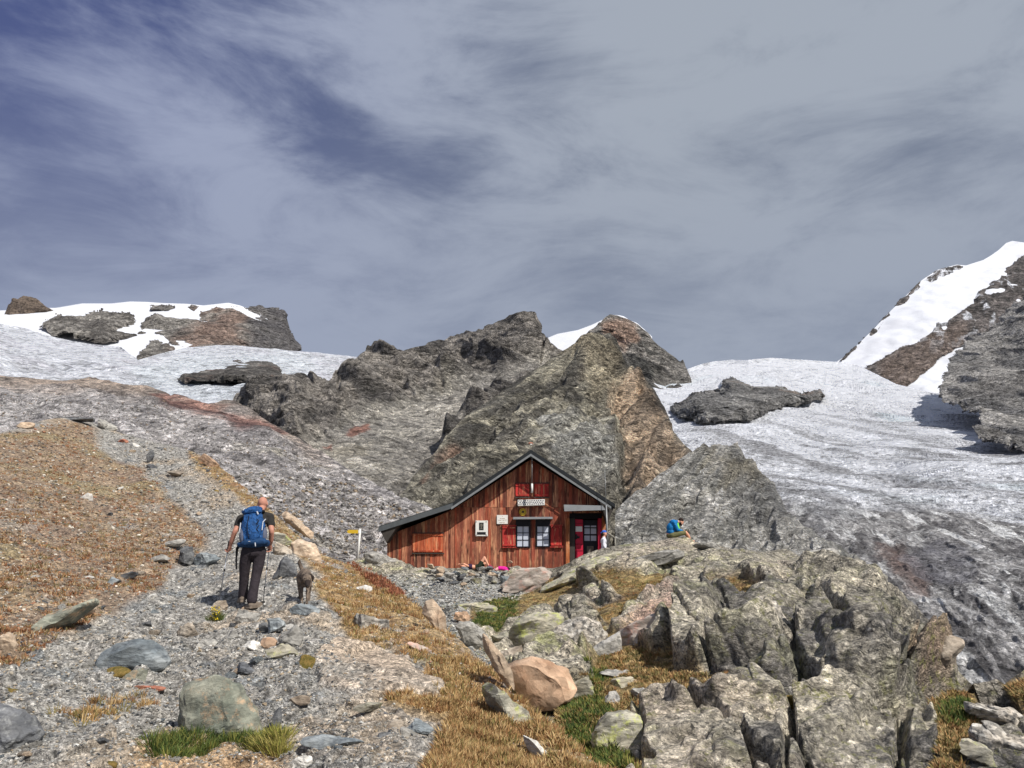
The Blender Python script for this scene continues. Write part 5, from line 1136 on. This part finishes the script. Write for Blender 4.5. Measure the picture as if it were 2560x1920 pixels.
put(joinm("writing", [prism("g", rect(x0, y0, x1, y0 + .9), WY - .064, WY - .0605, None) for x0, y0, x1 in ((1250, 1296, 1254), (1255, 1296, 1262), (1245, 1300, 1249), (1249.6, 1300.3, 1253.5), (1256.5, 1300, 1261), (1261.8, 1299.6, 1266.5), (1249, 1306, 1256), (1257, 1306.2, 1261.5), (1255.5, 1290, 1257))], None, M_txt), nb)
def cyl(name, p0, p1, r0, r1, mat, seg=12):
    p0, p1 = Vector(p0), Vector(p1); d = p1 - p0; bm = bmesh.new()
    bmesh.ops.create_cone(bm, cap_ends=True, segments=seg, radius1=r0, radius2=r1, depth=d.length)
    bmesh.ops.transform(bm, verts=bm.verts, matrix=Matrix.Translation((p0 + p1) / 2) @ d.to_track_quat('Z', 'Y').to_matrix().to_4x4())
    for f in bm.faces: f.smooth = len(f.verts) == 4
    me = bpy.data.meshes.new(name); bm.to_mesh(me); bm.free(); return link(name, me, None, mat)
M_steel = flat("grey steel", C(150, 152, 152), .4, .1, .1, .3)
tb = world_thing("hanging_tube", U(1330, 1143, RF), "white tube hanging on a thin rod from the gable between the red shutters", "antenna")
put(cyl("rod", U(1330, 1146, RF + .1), U(1330, 1210, RF + .1), .012, .012, M_steel), tb)
put(cyl("tube", U(1330, 1209, RF + .1), U(1330, 1232, RF + .1), .045, .045, M_white), tb)
bm = bmesh.new(); tor = [U(1330, 1143, RF + .04) + Vector((math.cos(a) * .05, 0, math.sin(a) * .05)) for a in np.linspace(0, 6.28, 13)]; bm.free()
put(joinm("ring", [cyl("g", tor[i], tor[i + 1], .01, .01, None, 6) for i in range(12)], None, M_steel), tb)
ms_ = world_thing("mast", U(1520, 1376, 31.8), "thin grey metal mast standing at the right corner of the hut", "pole")
put(cyl("pole", U(1520, 1380, 31.8), U(1515.5, 1262, 31.8), .035, .03, M_steel), ms_)
put(cyl("aerial", U(1515.5, 1262, 31.8), U(1512, 1176, 31.8), .014, .008, M_steel), ms_)
put(cyl("foot_sleeve", U(1520, 1382, 31.8), U(1519.8, 1366, 31.8), .05, .05, M_black), ms_)
hr = world_thing("handrail", U(1530, 1365, 31.6), "short wooden handrail slanting down behind the woman in white", "railing")
put(cyl("rail", U(1516, 1330, 31.6), U(1539, 1346, 31.6), .03, .03, M_conc, 6), hr); put(cyl("post", U(1538, 1345, 31.6), U(1538, 1380, 31.6), .03, .03, M_conc, 6), hr)
# trail sign
TY = 36.5
ts = world_thing("trail_sign", U(893, 1407, TY), "white signpost with a yellow arrow board pointing left beside the hut", "signpost")
put(cyl("post", U(893.5, 1412, TY), U(900.5, 1322, TY), .05, .05, M_white), ts)
put(prism("arrow_board", [(867, 1329), (871, 1324.5), (895.5, 1324.5), (895.5, 1333.5), (871, 1333.5)], TY - .07, TY - .055, M_yel), ts)
put(prism("white_end", [(895.7, 1325), (899, 1325), (899, 1333), (895.7, 1333)], TY - .07, TY - .055, M_white), ts)
put(prism("arrow_board", [(902, 1328), (913, 1329), (916, 1331), (912, 1333), (902, 1332.5)], TY + .06, TY + .075, M_can), ts)
boulder("hillside", 892, 1404, 14, 14, "dark", "small black stone at the foot of the trail sign", 0, .8, 91, 8, .3, sub=3, near=.6)
pm_ = link("painted_rock", rock_mesh("painted_rock", .3, .3, .18, 9, 2, 6), mat=RM["rust"]); pm_.location = U(1327, 1109, 84)
tag(pm_, "tiny red and white painted rock just above the roof ridge", "trail mark"); wk = link("white_mark", rock_mesh("white_mark", .16, .05, .06, 10, 1, 2), pm_, M_white); wk.location = (.03, -.3, -.12)
# ------------------------------------------------------------------ people and the dog
def sph(c, r, rot=None, sub=3):
    V, Fc = ICO[sub]; V = V * np.array(r if hasattr(r, "__len__") else (r, r, r))
    if rot is not None: V = V @ np.array(Euler([math.radians(a) for a in rot]).to_matrix()).T
    return V + np.array(c), Fc
def cap(p0, r0, p1, r1, seg=14):
    p0, p1 = np.array(p0, float), np.array(p1, float); d = p1 - p0; L = np.linalg.norm(d); d /= L
    a = np.cross(d, [0, 0, 1] if abs(d[2]) < .9 else [1, 0, 0]); a /= np.linalg.norm(a); b = np.cross(d, a)
    th = np.linspace(0, 2 * math.pi, seg, endpoint=False); ring = lambda c, r: c + r * (np.cos(th)[:, None] * a + np.sin(th)[:, None] * b)
    rs_ = [ring(p0 - d * r0 * math.sin(t), r0 * math.cos(t)) for t in (1.35, .9, .45)] + [ring(p0, r0), ring(p1, r1)] + [ring(p1 + d * r1 * math.sin(t), r1 * math.cos(t)) for t in (.45, .9, 1.35)]
    V = np.concatenate(rs_ + [[p0 - d * r0], [p1 + d * r1]]); n = len(rs_); F_ = []
    for i in range(n - 1):
        for k in range(seg):
            k2 = (k + 1) % seg; F_ += [[i*seg+k, i*seg+k2, (i+1)*seg+k2], [i*seg+k, (i+1)*seg+k2, (i+1)*seg+k]]
    for k in range(seg): F_ += [[n*seg, (k+1) % seg, k], [n*seg+1, (n-1)*seg+k, (n-1)*seg+(k+1) % seg]]
    return V, np.array(F_)
def chain(pts):                                   # [(x,y,z,r), ...]
    return [cap(a[:3], a[3], b[:3], b[3]) for a, b in zip(pts, pts[1:])]
def bxp(c, h, rot=(0, 0, 0)):
    V = np.array([[x, y, z] for x in (-1, 1) for y in (-1, 1) for z in (-1, 1)], float) * np.array(h)
    V = V @ np.array(Euler([math.radians(a) for a in rot]).to_matrix()).T + np.array(c)
    Q = [[0,1,3,2],[4,6,7,5],[0,4,5,1],[2,3,7,6],[0,2,6,4],[1,5,7,3]]; return V, np.array([t for q in Q for t in ([q[0],q[1],q[2]],[q[0],q[2],q[3]])])
def solid(name, prims, mat, parent=None, vox=.01, sm_=6):
    Vs, Fs, off = [], [], 0
    for V, Fc in prims: Vs.append(V); Fs.append(Fc + off); off += len(V)
    me = npmesh(name + "_base", np.concatenate(Vs), np.concatenate(Fs)); bm = bmesh.new(); bm.from_mesh(me); bmesh.ops.recalc_face_normals(bm, faces=bm.faces); bm.to_mesh(me); bm.free()
    o = bpy.data.objects.new(name, me); COL.objects.link(o)
    r = o.modifiers.new("r", "REMESH"); r.mode = 'VOXEL'; r.voxel_size = vox
    if sm_: s = o.modifiers.new("s", "SMOOTH"); s.factor = .5; s.iterations = sm_
    dg = bpy.context.evaluated_depsgraph_get(); m2 = bpy.data.meshes.new_from_object(o.evaluated_get(dg)); m2.name = name
    o.modifiers.clear(); o.data = m2; bpy.data.meshes.remove(me); m2.materials.clear(); m2.materials.append(mat)
    m2.polygons.foreach_set("use_smooth", np.full(len(m2.polygons), True))
    if parent is not None: o.parent = parent
    return o
def cloth(name, c, L=.08, fold=.012, rough=.85, amt=.25):
    t = NT(name); v = t.coords(); n = t.noise(v, 1 / L, 4, .6, 1.2); n2 = t.noise(v, 90, 2, .5)
    t.bump(t.mth("ADD", n, t.mth("MULTIPLY", n2, .05)), .9, fold); return t.end(t.mix(t.rng(n, .3, .7), np.array(c) * (1 - amt), np.array(c) * (1 + amt)), rough)
M_skin = cloth("tanned skin", C(188, 134, 114), .05, .002, .6, .1); M_skin2 = cloth("light skin", C(224, 164, 136), .05, .002, .6, .08)
M_tee = cloth("dark grey t-shirt", C(46, 44, 42)); M_trs = cloth("dark trousers", C(52, 46, 50), .12, .02); M_boot = cloth("grey brown boots", C(120, 108, 96), .04, .004)
M_pack = cloth("blue backpack fabric", C(34, 80, 134), .07, .05, .6, .45); M_packd = cloth("dark blue pack base", C(30, 62, 100), .1, .02); M_gry = cloth("light grey webbing", C(186, 190, 196), .04, .002); M_blk = cloth("black webbing", C(26, 26, 28), .04, .003)
M_mesh = cloth("grey mesh pocket", C(92, 96, 112), .03, .006)
def hand(w, fwd, across, s=1., curl=.5, grip=None):
    """palm and five fingers: w wrist, fwd along the hand, across towards the thumb"""
    w, f, a = Vector(w), Vector(fwd).normalized(), Vector(across).normalized(); n = f.cross(a); out = [cap(w, .026 * s, w + f * .045 * s, .028 * s)]
    pc = w + f * .055 * s; out.append(sph(pc, (.034 * s, .034 * s, .026 * s), sub=2)); tgt = -n
    for i, (o_, L) in enumerate(((.028, .066), (.010, .074), (-.010, .069), (-.027, .055))):
        b = w + f * .08 * s + a * o_ * s; k = b + (f * (1 - curl) + tgt * curl).normalized() * L * .5 * s; e = k + (f * (1 - 1.7 * curl) + tgt * curl * 1.1).normalized() * L * .5 * s
        out += [cap(b, .010 * s, k, .009 * s, 8), cap(k, .009 * s, e, .0075 * s, 8)]
    b = w + f * .035 * s + a * .028 * s; k = b + (a * .8 + f * .6 + tgt * .4).normalized() * .035 * s; out += [cap(b, .012 * s, k, .010 * s, 8), cap(k, .010 * s, k + (f + tgt * .8 * curl).normalized() * .03 * s, .008 * s, 8)]
    return out
def head_(c, s=1., yaw=0., pitch=0.):
    """skull, jaw, nose, brow, lips, ears; looks along +y before turning"""
    R = np.array((Matrix.Rotation(math.radians(yaw), 3, 'Z') @ Matrix.Rotation(math.radians(pitch), 3, 'X'))); P = []
    def a(x, y, z): return (R @ (np.array([x, y, z]) * s)) + np.array(c)
    def e(x, y, z, r, rot=None):
        V, Fc = sph((0, 0, 0), np.array(r) * s, rot); return V @ R.T + a(x, y, z), Fc
    P += [e(0, -.012, .02, (.078, .098, .096)), e(0, .02, -.045, (.062, .072, .062)), e(0, .055, -.085, (.034, .03, .026)), e(0, .092, -.018, (.014, .018, .024)), e(0, .082, .018, (.045, .014, .012)), e(0, .082, -.055, (.024, .012, .010))]
    for k in (-1, 1): P += [e(k * .080, -.008, -.012, (.010, .02, .032)), e(k * .030, .074, .002, (.013, .012, .010)), e(k * .045, .05, -.03, (.024, .022, .022))]
    return P, a
# --- hiker seen from behind
HKR = (0, math.radians(-4.4), math.radians(18)); gp, _ = on("ground", 631, 1513); hk = empty("person", gp.tolist(), HKR); tag(hk, "bald hiker in dark t-shirt and dark trousers walking uphill away from us with trekking poles", "person")
hp, a_ = head_((.157, .34, 1.655), 1.0, -12, -28)
body = hp + chain([(.14, .29, 1.58, .058), (.08, .20, 1.47, .062)]) + [sph((.055, .16, 1.38), (.175, .105, .13), (-20, 0, 0)), sph((.04, .10, 1.22), (.155, .10, .16), (-15, 0, 0)), sph((.02, .03, 1.04), (.15, .10, .14)), sph((.015, 0, .93), (.165, .115, .11))]
body += chain([(-.12, .18, 1.43, .06), (-.185, .19, 1.42, .056), (-.262, .10, 1.235, .043), (-.275, .10, 1.21, .040), (-.325, .17, 1.07, .038), (-.350, .215, .99, .026)])
body += chain([(.20, .18, 1.44, .06), (.265, .19, 1.42, .058), (.292, .06, 1.20, .045), (.293, .06, 1.17, .042), (.285, .14, 1.04, .039), (.270, .20, .965, .026)])
body += hand((-.350, .215, .985), (-.08, .25, -.35), (.3, .4, .2), 1.1, .75) + hand((.270, .20, .96), (.02, .3, -.35), (-.3, .4, .2), 1.1, .75)
body += chain([(-.08, 0, .90, .085), (-.125, .10, .53, .052), (-.145, .16, .20, .036), (-.147, .17, .17, .036)]) + chain([(.10, 0, .90, .085), (.055, .0, .52, .052), (-.01, -.10, .12, .036)])
solid("body", body, M_skin, hk, .0075, 5)
solid("t_shirt", [sph((.055, .16, 1.385), (.192, .118, .135), (-20, 0, 0)), sph((.04, .10, 1.22), (.175, .118, .18), (-15, 0, 0)), sph((.02, .03, 1.03), (.172, .12, .15)), cap((.12, .25, 1.52), .062, (.08, .2, 1.45), .10)]
      + chain([(-.10, .18, 1.43, .075), (-.185, .19, 1.42, .070), (-.225, .145, 1.32, .066)]) + chain([(.20, .18, 1.44, .075), (.268, .19, 1.42, .073), (.285, .12, 1.29, .068)]), M_tee, hk, .009, 3)
solid("trousers", [sph((.015, 0, .93), (.182, .132, .12)), sph((.015, 0, .86), (.178, .128, .10))] + chain([(-.08, 0, .87, .105), (-.118, .06, .68, .092), (-.128, .10, .52, .079), (-.14, .14, .34, .074), (-.148, .17, .19, .078)]) + chain([(.11, 0, .87, .105), (.09, .01, .68, .092), (.058, .0, .52, .079), (.02, -.06, .32, .076), (-.01, -.10, .13, .082)]), M_trs, hk, .010, 2)
for pr in ([cap((-.02, -.13, .055), .05, (.04, -.06, .06), .05), cap((.02, -.10, .045), .045, (.115, .02, .04), .042), bxp((.03, -.07, .012), (.05, .13, .012), (0, 0, -48))], [cap((-.16, .12, .15), .048, (-.17, .2, .15), .046), cap((-.16, .16, .14), .042, (-.20, .32, .14), .04), bxp((-.175, .2, .108), (.045, .14, .012), (0, 0, 14))]):
    solid("boot", pr, M_boot, hk, .008, 3)
tilt = (-14, 0, 0)
pk = empty("backpack", hk.location, HKR); tag(pk, "large blue hiking backpack with light grey straps on the hiker's back", "backpack")
Rz = np.array(Euler([math.radians(a) for a in tilt]).to_matrix())
def T3(x, y, z): return (Rz @ np.array([x, y, z])) + np.array([0.01, .0, 1.22])
def bt(c, h, rot=(0, 0, 0)): V, Fc = bxp((0, 0, 0), h, rot); return V @ Rz.T + T3(*c), Fc
def st(c, r): V, Fc = sph((0, 0, 0), r); return V @ Rz.T + T3(*c), Fc
solid("main_bag", [bt((.0, -.07, .0), (.145, .075, .22)), st((0, -.12, .02), (.15, .09, .24)), st((-.12, -.06, -.02), (.07, .09, .22)), st((.12, -.06, -.02), (.07, .09, .22)), bt((0, -.07, .20), (.12, .07, .05)), st((0.01, -.17, -.08), (.10, .05, .15))], M_pack, pk, .009, 6)
solid("lid", [st((-.02, -.08, .285), (.165, .125, .055)), st((.02, -.09, .32), (.13, .10, .045)), bt((0, -.08, .275), (.13, .10, .035))], M_pack, pk, .009, 5)
solid("pack_base", [st((.02, -.08, -.235), (.215, .115, .075)), bt((.02, -.07, -.23), (.16, .08, .05)), st((-.17, -.02, -.23), (.08, .06, .05)), st((.2, -.02, -.24), (.06, .06, .06))], M_packd, pk, .009, 5)
for k in (-1, 1): solid("side_pocket", [st((k * .165, -.07, -.10), (.05, .07, .13))], M_mesh, pk, .01, 3)
def strap(name, pts, w, mat, par):
    return solid(name, [q for a, b in zip(pts, pts[1:]) for q in chain([(*T3(*a), w), (*T3(*b), w)])], mat, par, max(.005, w * .7), 1)
strap("strap", [(-.19, -.10, .10), (-.205, -.11, -.02), (-.19, -.1, -.14)], .009, M_gry, pk)
strap("strap", [(.19, -.10, .14), (.15, -.15, .08), (.135, -.18, -.06)], .009, M_gry, pk)
strap("strap", [(-.13, -.11, .34), (-.15, -.16, .29)], .008, M_gry, pk); strap("strap", [(.06, -.04, .36), (.07, -.12, .36), (.05, -.17, .30)], .008, M_gry, pk)
strap("compression_cord", [(.05, -.215, .12), (.09, -.22, .08), (.05, -.225, .04), (.09, -.225, .0), (.05, -.225, -.05), (.09, -.22, -.1)], .006, M_blk, pk)
strap("strap", [(-.06, -.19, .2), (-.09, -.215, .02), (-.07, -.21, -.17)], .006, M_blk, pk)
strap("buckle", [(.06, -.20, .24), (.075, -.20, .20)], .014, M_gry, pk)
strap("zip_pull", [(.03, -.20, -.27), (.035, -.19, -.32)], .010, M_gry, pk); strap("tag_patch", [(-.07, -.185, -.235), (-.045, -.187, -.235)], .006, M_gry, pk)
solid("hip_belt_strap", chain([(-.20, .02, .99, .03), (-.235, .0, .95, .022), (-.245, -.01, .80, .016), (-.245, -.01, .63, .015)]), M_blk, pk, .008, 1)
for k in (-1, 1): solid("shoulder_strap", chain([(.06 + k * .10, .06, 1.52, .026), (.06 + k * .115, .18, 1.515, .026), (.06 + k * .12, .27, 1.42, .024)]), M_blk, pk, .01, 2)
M_alu = flat("pole aluminium", C(120, 122, 128), .3, .1, .1, .6)
for i, (h_, t_, lb) in enumerate((((-.372, .27, 1.02), (-.530, .22, .02), "trekking pole in the hiker's left hand planted out to the left"), ((.262, .26, .98), (.150, .0, .01), "trekking pole in the hiker's right hand beside his right leg"))):
    e = empty("trekking_pole", hk.location, HKR); tag(e, lb, "trekking pole"); h_, t_ = np.array(h_), np.array(t_); L = lambda k: Vector((h_ + (t_ - h_) * k).tolist())
    for nm, k0, k1, r0, r1, m in (("grip", -.05, .10, .019, .015, M_blk), ("shaft", .10, .97, .0085, .0065, M_alu), ("lock", .38, .42, .013, .013, M_blk), ("lock", .68, .71, .012, .012, M_blk), ("basket", .925, .935, .032, .03, M_blk), ("tip", .97, 1.02, .006, .003, M_blk)):
        c_ = cyl(nm, L(k0), L(k1), r0, r1, m); c_.parent = e
# --- dog
dm = NT("brindled fur"); dv = dm.coords(); dn = dm.noise(dm.mapping(dv, (0, 0, 0), (1, .5, .6)), 38, 6, .8); dn2 = dm.noise(dv, 7, 4, .6)
dc = dm.mix(dm.rng(dn, .35, .65), C(84, 74, 66), C(156, 138, 120)); dc = dm.mix(dm.rng(dn2, .45, .62, 0, .7), dc, C(52, 46, 44)); dm.bump(dn, 1., .012); M_fur = dm.end(dc, .9)
dp, _ = on("ground", 764, 1511); dg_ = empty("dog", dp.tolist(), (0, math.radians(-3.6), math.radians(15))); dg_.scale = (.98,) * 3; tag(dg_, "shaggy grey brown dog walking towards the camera with its head lowered", "dog")
DB = [sph((-.01, .07, .42), (.115, .16, .145)), sph((-.015, .24, .435), (.112, .2, .12)), sph((-.02, .42, .44), (.105, .14, .118)), sph((0, -.03, .44), (.085, .11, .105)), sph((0, .02, .36), (.07, .08, .10))]
DB += chain([(0, -.02, .46, .085), (.02, -.16, .42, .066)])
HD = [sph((.025, -.24, .40), (.074, .085, .072)), sph((.03, -.25, .435), (.06, .06, .035))] + chain([(.03, -.29, .37, .044), (.036, -.37, .30, .031), (.037, -.385, .29, .027)]) + [sph((.037, -.405, .295), (.017, .014, .013), sub=2)]
DB += HD
EARS = [chain([(.03 + k * .055, -.225, .455, .022), (.03 + k * .088, -.245, .42, .022), (.03 + k * .085, -.255, .36, .012)]) for k in (-1, 1)]
DB += chain([(-.06, .04, .38, .055), (-.062, .03, .28, .036), (-.06, -.01, .17, .028), (-.055, -.03, .04, .021), (-.055, -.065, .022, .024)]) + chain([(.045, .04, .38, .055), (.045, .0, .28, .036), (.035, -.05, .17, .028), (.025, -.09, .04, .021), (.025, -.125, .022, .024)])
DB += chain([(-.075, .46, .42, .075), (-.08, .40, .28, .05), (-.085, .50, .16, .028), (-.085, .46, .03, .021), (-.085, .425, .022, .024)]) + chain([(.045, .46, .42, .075), (.06, .36, .28, .05), (.06, .46, .16, .028), (.06, .41, .03, .021), (.06, .375, .022, .024)])
DB += chain([(-.03, .54, .49, .035), (-.07, .60, .58, .034), (-.10, .59, .66, .03), (-.09, .56, .70, .016)])
solid("body", DB, M_fur, dg_, .0085, 3)
M_fur2 = cloth('dark fur', C(48, 40, 36), .02, .006)
for e_ in EARS: solid('ear', e_, M_fur2, dg_, .007, 2)
solid('muzzle', chain([(.033, -.31, .352, .046), (.037, -.38, .295, .034)]), M_fur2, dg_, .007, 2)
solid("nose", [sph((.037, -.418, .30), (.014, .009, .011), sub=2)], M_black, dg_, .004, 1)
for k in (-1, 1): solid("eye", [sph((.027 + k * .033, -.312, .412), .009, sub=2)], M_black, dg_, .004, 0)
# --- man sitting on the outcrop
gy = 28.6; mn = empty("person", U(1676, 1345, gy)); tag(mn, "bearded man in a blue jacket and olive shorts sitting hunched on the skyline rock", "person")
hp, a_ = head_((.43, 0, .60), 1.05, -90, -38)
bd = hp + chain([(.20, 0, .60, .06), (.36, 0, .60, .055)]) + [sph((.02, 0, .16), (.16, .17, .13)), sph((.04, 0, .36), (.14, .17, .19), (0, 12, 0)), sph((.14, 0, .54), (.13, .19, .13), (0, 35, 0))]
for k in (-1, 1):
    bd += chain([(.14, k * .17, .55, .06), (.24, k * .2, .30, .045), (.44, k * .10, .25, .035), (.50, k * .06, .235, .027)]) + hand((.50, k * .06, .235), (1, -k * .2, -.1), (0, -k * .3, 1), 1.1, .5)
    bd += chain([(.05, k * .11, .10, .10), (.36, k * .16, .17, .075), (.56, k * .14, .20, .058), (.66, k * .10, .08, .05), (.74, k * .06, -.10, .04), (.86, k * .06, -.12, .035)])
solid("body", bd, M_skin2, mn, .010, 5)
M_jac = cloth("bright blue jacket", C(18, 112, 172), .1, .03, .6, .3); M_olv = cloth("olive shorts", C(108, 106, 72), .1, .02); M_hair = cloth("dark brown hair", C(40, 28, 22), .02, .006)
solid("jacket", [sph((.03, 0, .22), (.17, .20, .15)), sph((.04, 0, .38), (.165, .195, .20), (0, 12, 0)), sph((.14, 0, .55), (.15, .215, .135), (0, 35, 0)), cap((.2, 0, .58), .085, (.27, 0, .60), .07)] + [q for k in (-1, 1) for q in chain([(.14, k * .18, .55, .075), (.24, k * .21, .30, .062), (.44, k * .10, .25, .048)])], M_jac, mn, .011, 3)
solid("shorts", [sph((.03, 0, .09), (.18, .20, .125))] + [q for k in (-1, 1) for q in chain([(.05, k * .11, .10, .12), (.36, k * .16, .165, .095), (.50, k * .145, .19, .082)])], M_olv, mn, .012, 3)
def ph(x, y, z, r): V, Fc = sph((0, 0, 0), np.array(r) * 1.05); R = np.array(Matrix.Rotation(math.radians(-90), 3, 'Z') @ Matrix.Rotation(math.radians(-38), 3, 'X')); return V @ R.T + a_(x, y, z), Fc
solid("hair", [ph(0, -.028, .045, (.085, .098, .088))], M_hair, mn, .008, 2); solid("beard", [ph(0, .04, -.085, (.055, .058, .045)), ph(0, .01, -.06, (.074, .05, .04))], M_hair, mn, .008, 2)
solid("collar", [cap((.27, .0, .55), .06, (.30, 0, .45), .05), cap((.29, 0, .44), .055, (.33, 0, .36), .05)], cloth("lime green shirt", C(130, 230, 90)), mn, .01, 2)
ht = empty("sun_hat", mn.location); tag(ht, "dark brimmed hat held in the hands of the sitting man", "hat")
solid("crown", [sph((.63, .0, .25), (.09, .08, .085), (0, -30, 0))], cloth("grey green hat cloth", C(96, 94, 80)), ht, .009, 2)
V_, F_ = sph((.64, 0, .22), (.135, .12, .018), (0, -58, 0)); solid("brim", [(V_, F_)], M_blk, ht, .008, 1)
# --- woman in white, standing
wy = 31.5; gz = U(1508, 1326, wy).z - 1.64; wn_ = empty("person", (U(1510, 1326, wy).x, wy, gz)); tag(wn_, "woman in a white top and blue cap standing behind the rock at the hut door", "person")
hp, a_ = head_((.02, 0, 1.52), .98, -80, -8)
bd = hp + chain([(-.02, 0, 1.30, .05), (.0, 0, 1.42, .045)]) + [sph((-.03, 0, 1.20), (.105, .155, .14)), sph((-.02, 0, 1.02), (.095, .13, .13)), sph((-.02, 0, .88), (.115, .155, .12))]
for k in (-1, 1): bd += chain([(-.03, k * .155, 1.26, .048), (-.05, k * .19, 1.02, .036), (.04, k * .17, .84, .028)]) + hand((.04, k * .17, .84), (.3, 0, -1), (1, -k * .3, 0), .9, .35) + chain([(-.02, k * .08, .84, .085), (.0, k * .08, .46, .052), (-.02, k * .08, .10, .036), (.10, k * .09, .04, .03)])
solid("body", bd, M_skin2, wn_, .011, 5)
M_wtop = cloth("white long sleeved top", C(226, 226, 234), .12, .02, .8, .06)
solid("top", [sph((-.03, 0, 1.20), (.122, .172, .15)), sph((-.02, 0, 1.02), (.112, .15, .15)), sph((-.02, 0, .88), (.13, .17, .12)), cap((-.02, 0, 1.28), .075, (-.01, 0, 1.36), .055)] + [q for k in (-1, 1) for q in chain([(-.03, k * .155, 1.26, .062), (-.05, k * .19, 1.02, .05), (.035, k * .17, .86, .042)])], M_wtop, wn_, .011, 3)
solid("trousers", [sph((-.02, 0, .84), (.125, .165, .10))] + [q for k in (-1, 1) for q in chain([(-.02, k * .08, .80, .098), (.0, k * .08, .46, .066), (-.02, k * .08, .12, .052)])], M_trs, wn_, .012, 3)
solid("hair", [sph((-.065, 0, 1.50), (.06, .08, .09)), cap((-.09, 0, 1.47), .04, (-.11, 0, 1.36), .025)], M_hair, wn_, .009, 2)
solid("cap", [sph((.0, 0, 1.58), (.105, .088, .075)), sph((-.11, 0, 1.545), (.05, .05, .018), (0, -15, 0)), sph((.03, 0, 1.60), (.06, .07, .05))], cloth("blue cap", C(56, 104, 196)), wn_, .008, 2)
# --- person sunbathing on the stones in front of the hut
sy = 31.2; sb = empty("person", U(1182, 1420, sy)); tag(sb, "person lying on the stones by the hut wall with one bare knee raised", "person"); m = sy / FPX
def L_(px, py, dy=0.): p = U(px, py, sy + dy) - U(1182, 1426, sy); return (p.x, p.y, p.z)
hp, a_ = head_(L_(1157, 1421), .95, 90, 75)
bd = hp + chain([(*L_(1163, 1423), .05), (*L_(1169, 1423), .06)]) + [sph(L_(1176, 1423), (.20, .16, .10)), sph(L_(1186, 1424), (.15, .13, .085)), sph(L_(1196, 1424), (.15, .16, .10))]
for k, (kx, ky, fx, fy) in ((-1, (1211, 1400, 1222, 1421)), (1, (1214, 1414, 1226, 1424))): bd += chain([(*L_(1198, 1422, k * .1), .085), (*L_(kx, ky, k * .12), .055), (*L_(fx, fy, k * .12), .038), (*L_(fx + 5, fy + 1, k * .12), .032)])
for k in (-1, 1): bd += chain([(*L_(1170, 1421, k * .18), .045), (*L_(1160, 1416, k * .28), .038), (*L_(1152, 1417, k * .12), .03)]) + hand(L_(1152, 1417, k * .12), (-1, -k * .5, 0), (0, k, .4), .9, .3)
solid("body", bd, M_skin2, sb, .012, 4)
solid("top", [sph(L_(1176.5, 1423), (.13, .18, .115)), sph(L_(1173, 1422), (.10, .19, .10))], cloth("dark purple top", C(52, 34, 62)), sb, .012, 2)
solid("shorts", [sph(L_(1195, 1423.5), (.15, .185, .12))] + [q for k, (kx, ky) in ((-1, (1204, 1412)), (1, (1207, 1418))) for q in chain([(*L_(1198, 1422, k * .1), .105), (*L_(kx, ky, k * .11), .085)])], cloth("dark green shorts", C(44, 52, 38)), sb, .012, 2)
for k, (fx, fy) in ((-1, (1223, 1421)), (1, (1227, 1424))): solid("shoe", chain([(*L_(fx, fy, k * .12), .05), (*L_(fx + 6, fy + 2, k * .12), .042)]), cloth("dark pink shoe", C(150, 40, 84)), sb, .01, 2)
jk = empty("jacket", U(1256, 1423, 30.9)); tag(jk, "crumpled bright pink jacket lying on the stones right of the sunbathing person", "jacket")
q = lambda x, z, y=0.: ((x - 1256) * 31 / FPX, y, -(z - 1430) * 31 / FPX)
solid("jacket_body", [sph(q(1258, 1429), (.22, .16, .10), (0, 6, 0)), sph(q(1250, 1428), (.12, .14, .09)), sph(q(1264, 1431, -.05), (.13, .12, .08), (0, 20, 10))], cloth("magenta fabric", C(226, 40, 148), .05, .03), jk, .012, 2)
solid("sleeve", chain([(*q(1246, 1428, -.05), .06), (*q(1240, 1431, -.12), .045)]), cloth("pale pink lining", C(226, 164, 160), .05, .02), jk, .012, 2)
solid("hood", [sph(q(1270, 1429), (.08, .1, .07))], cloth("dark maroon fabric", C(66, 20, 44), .05, .02), jk, .012, 2)
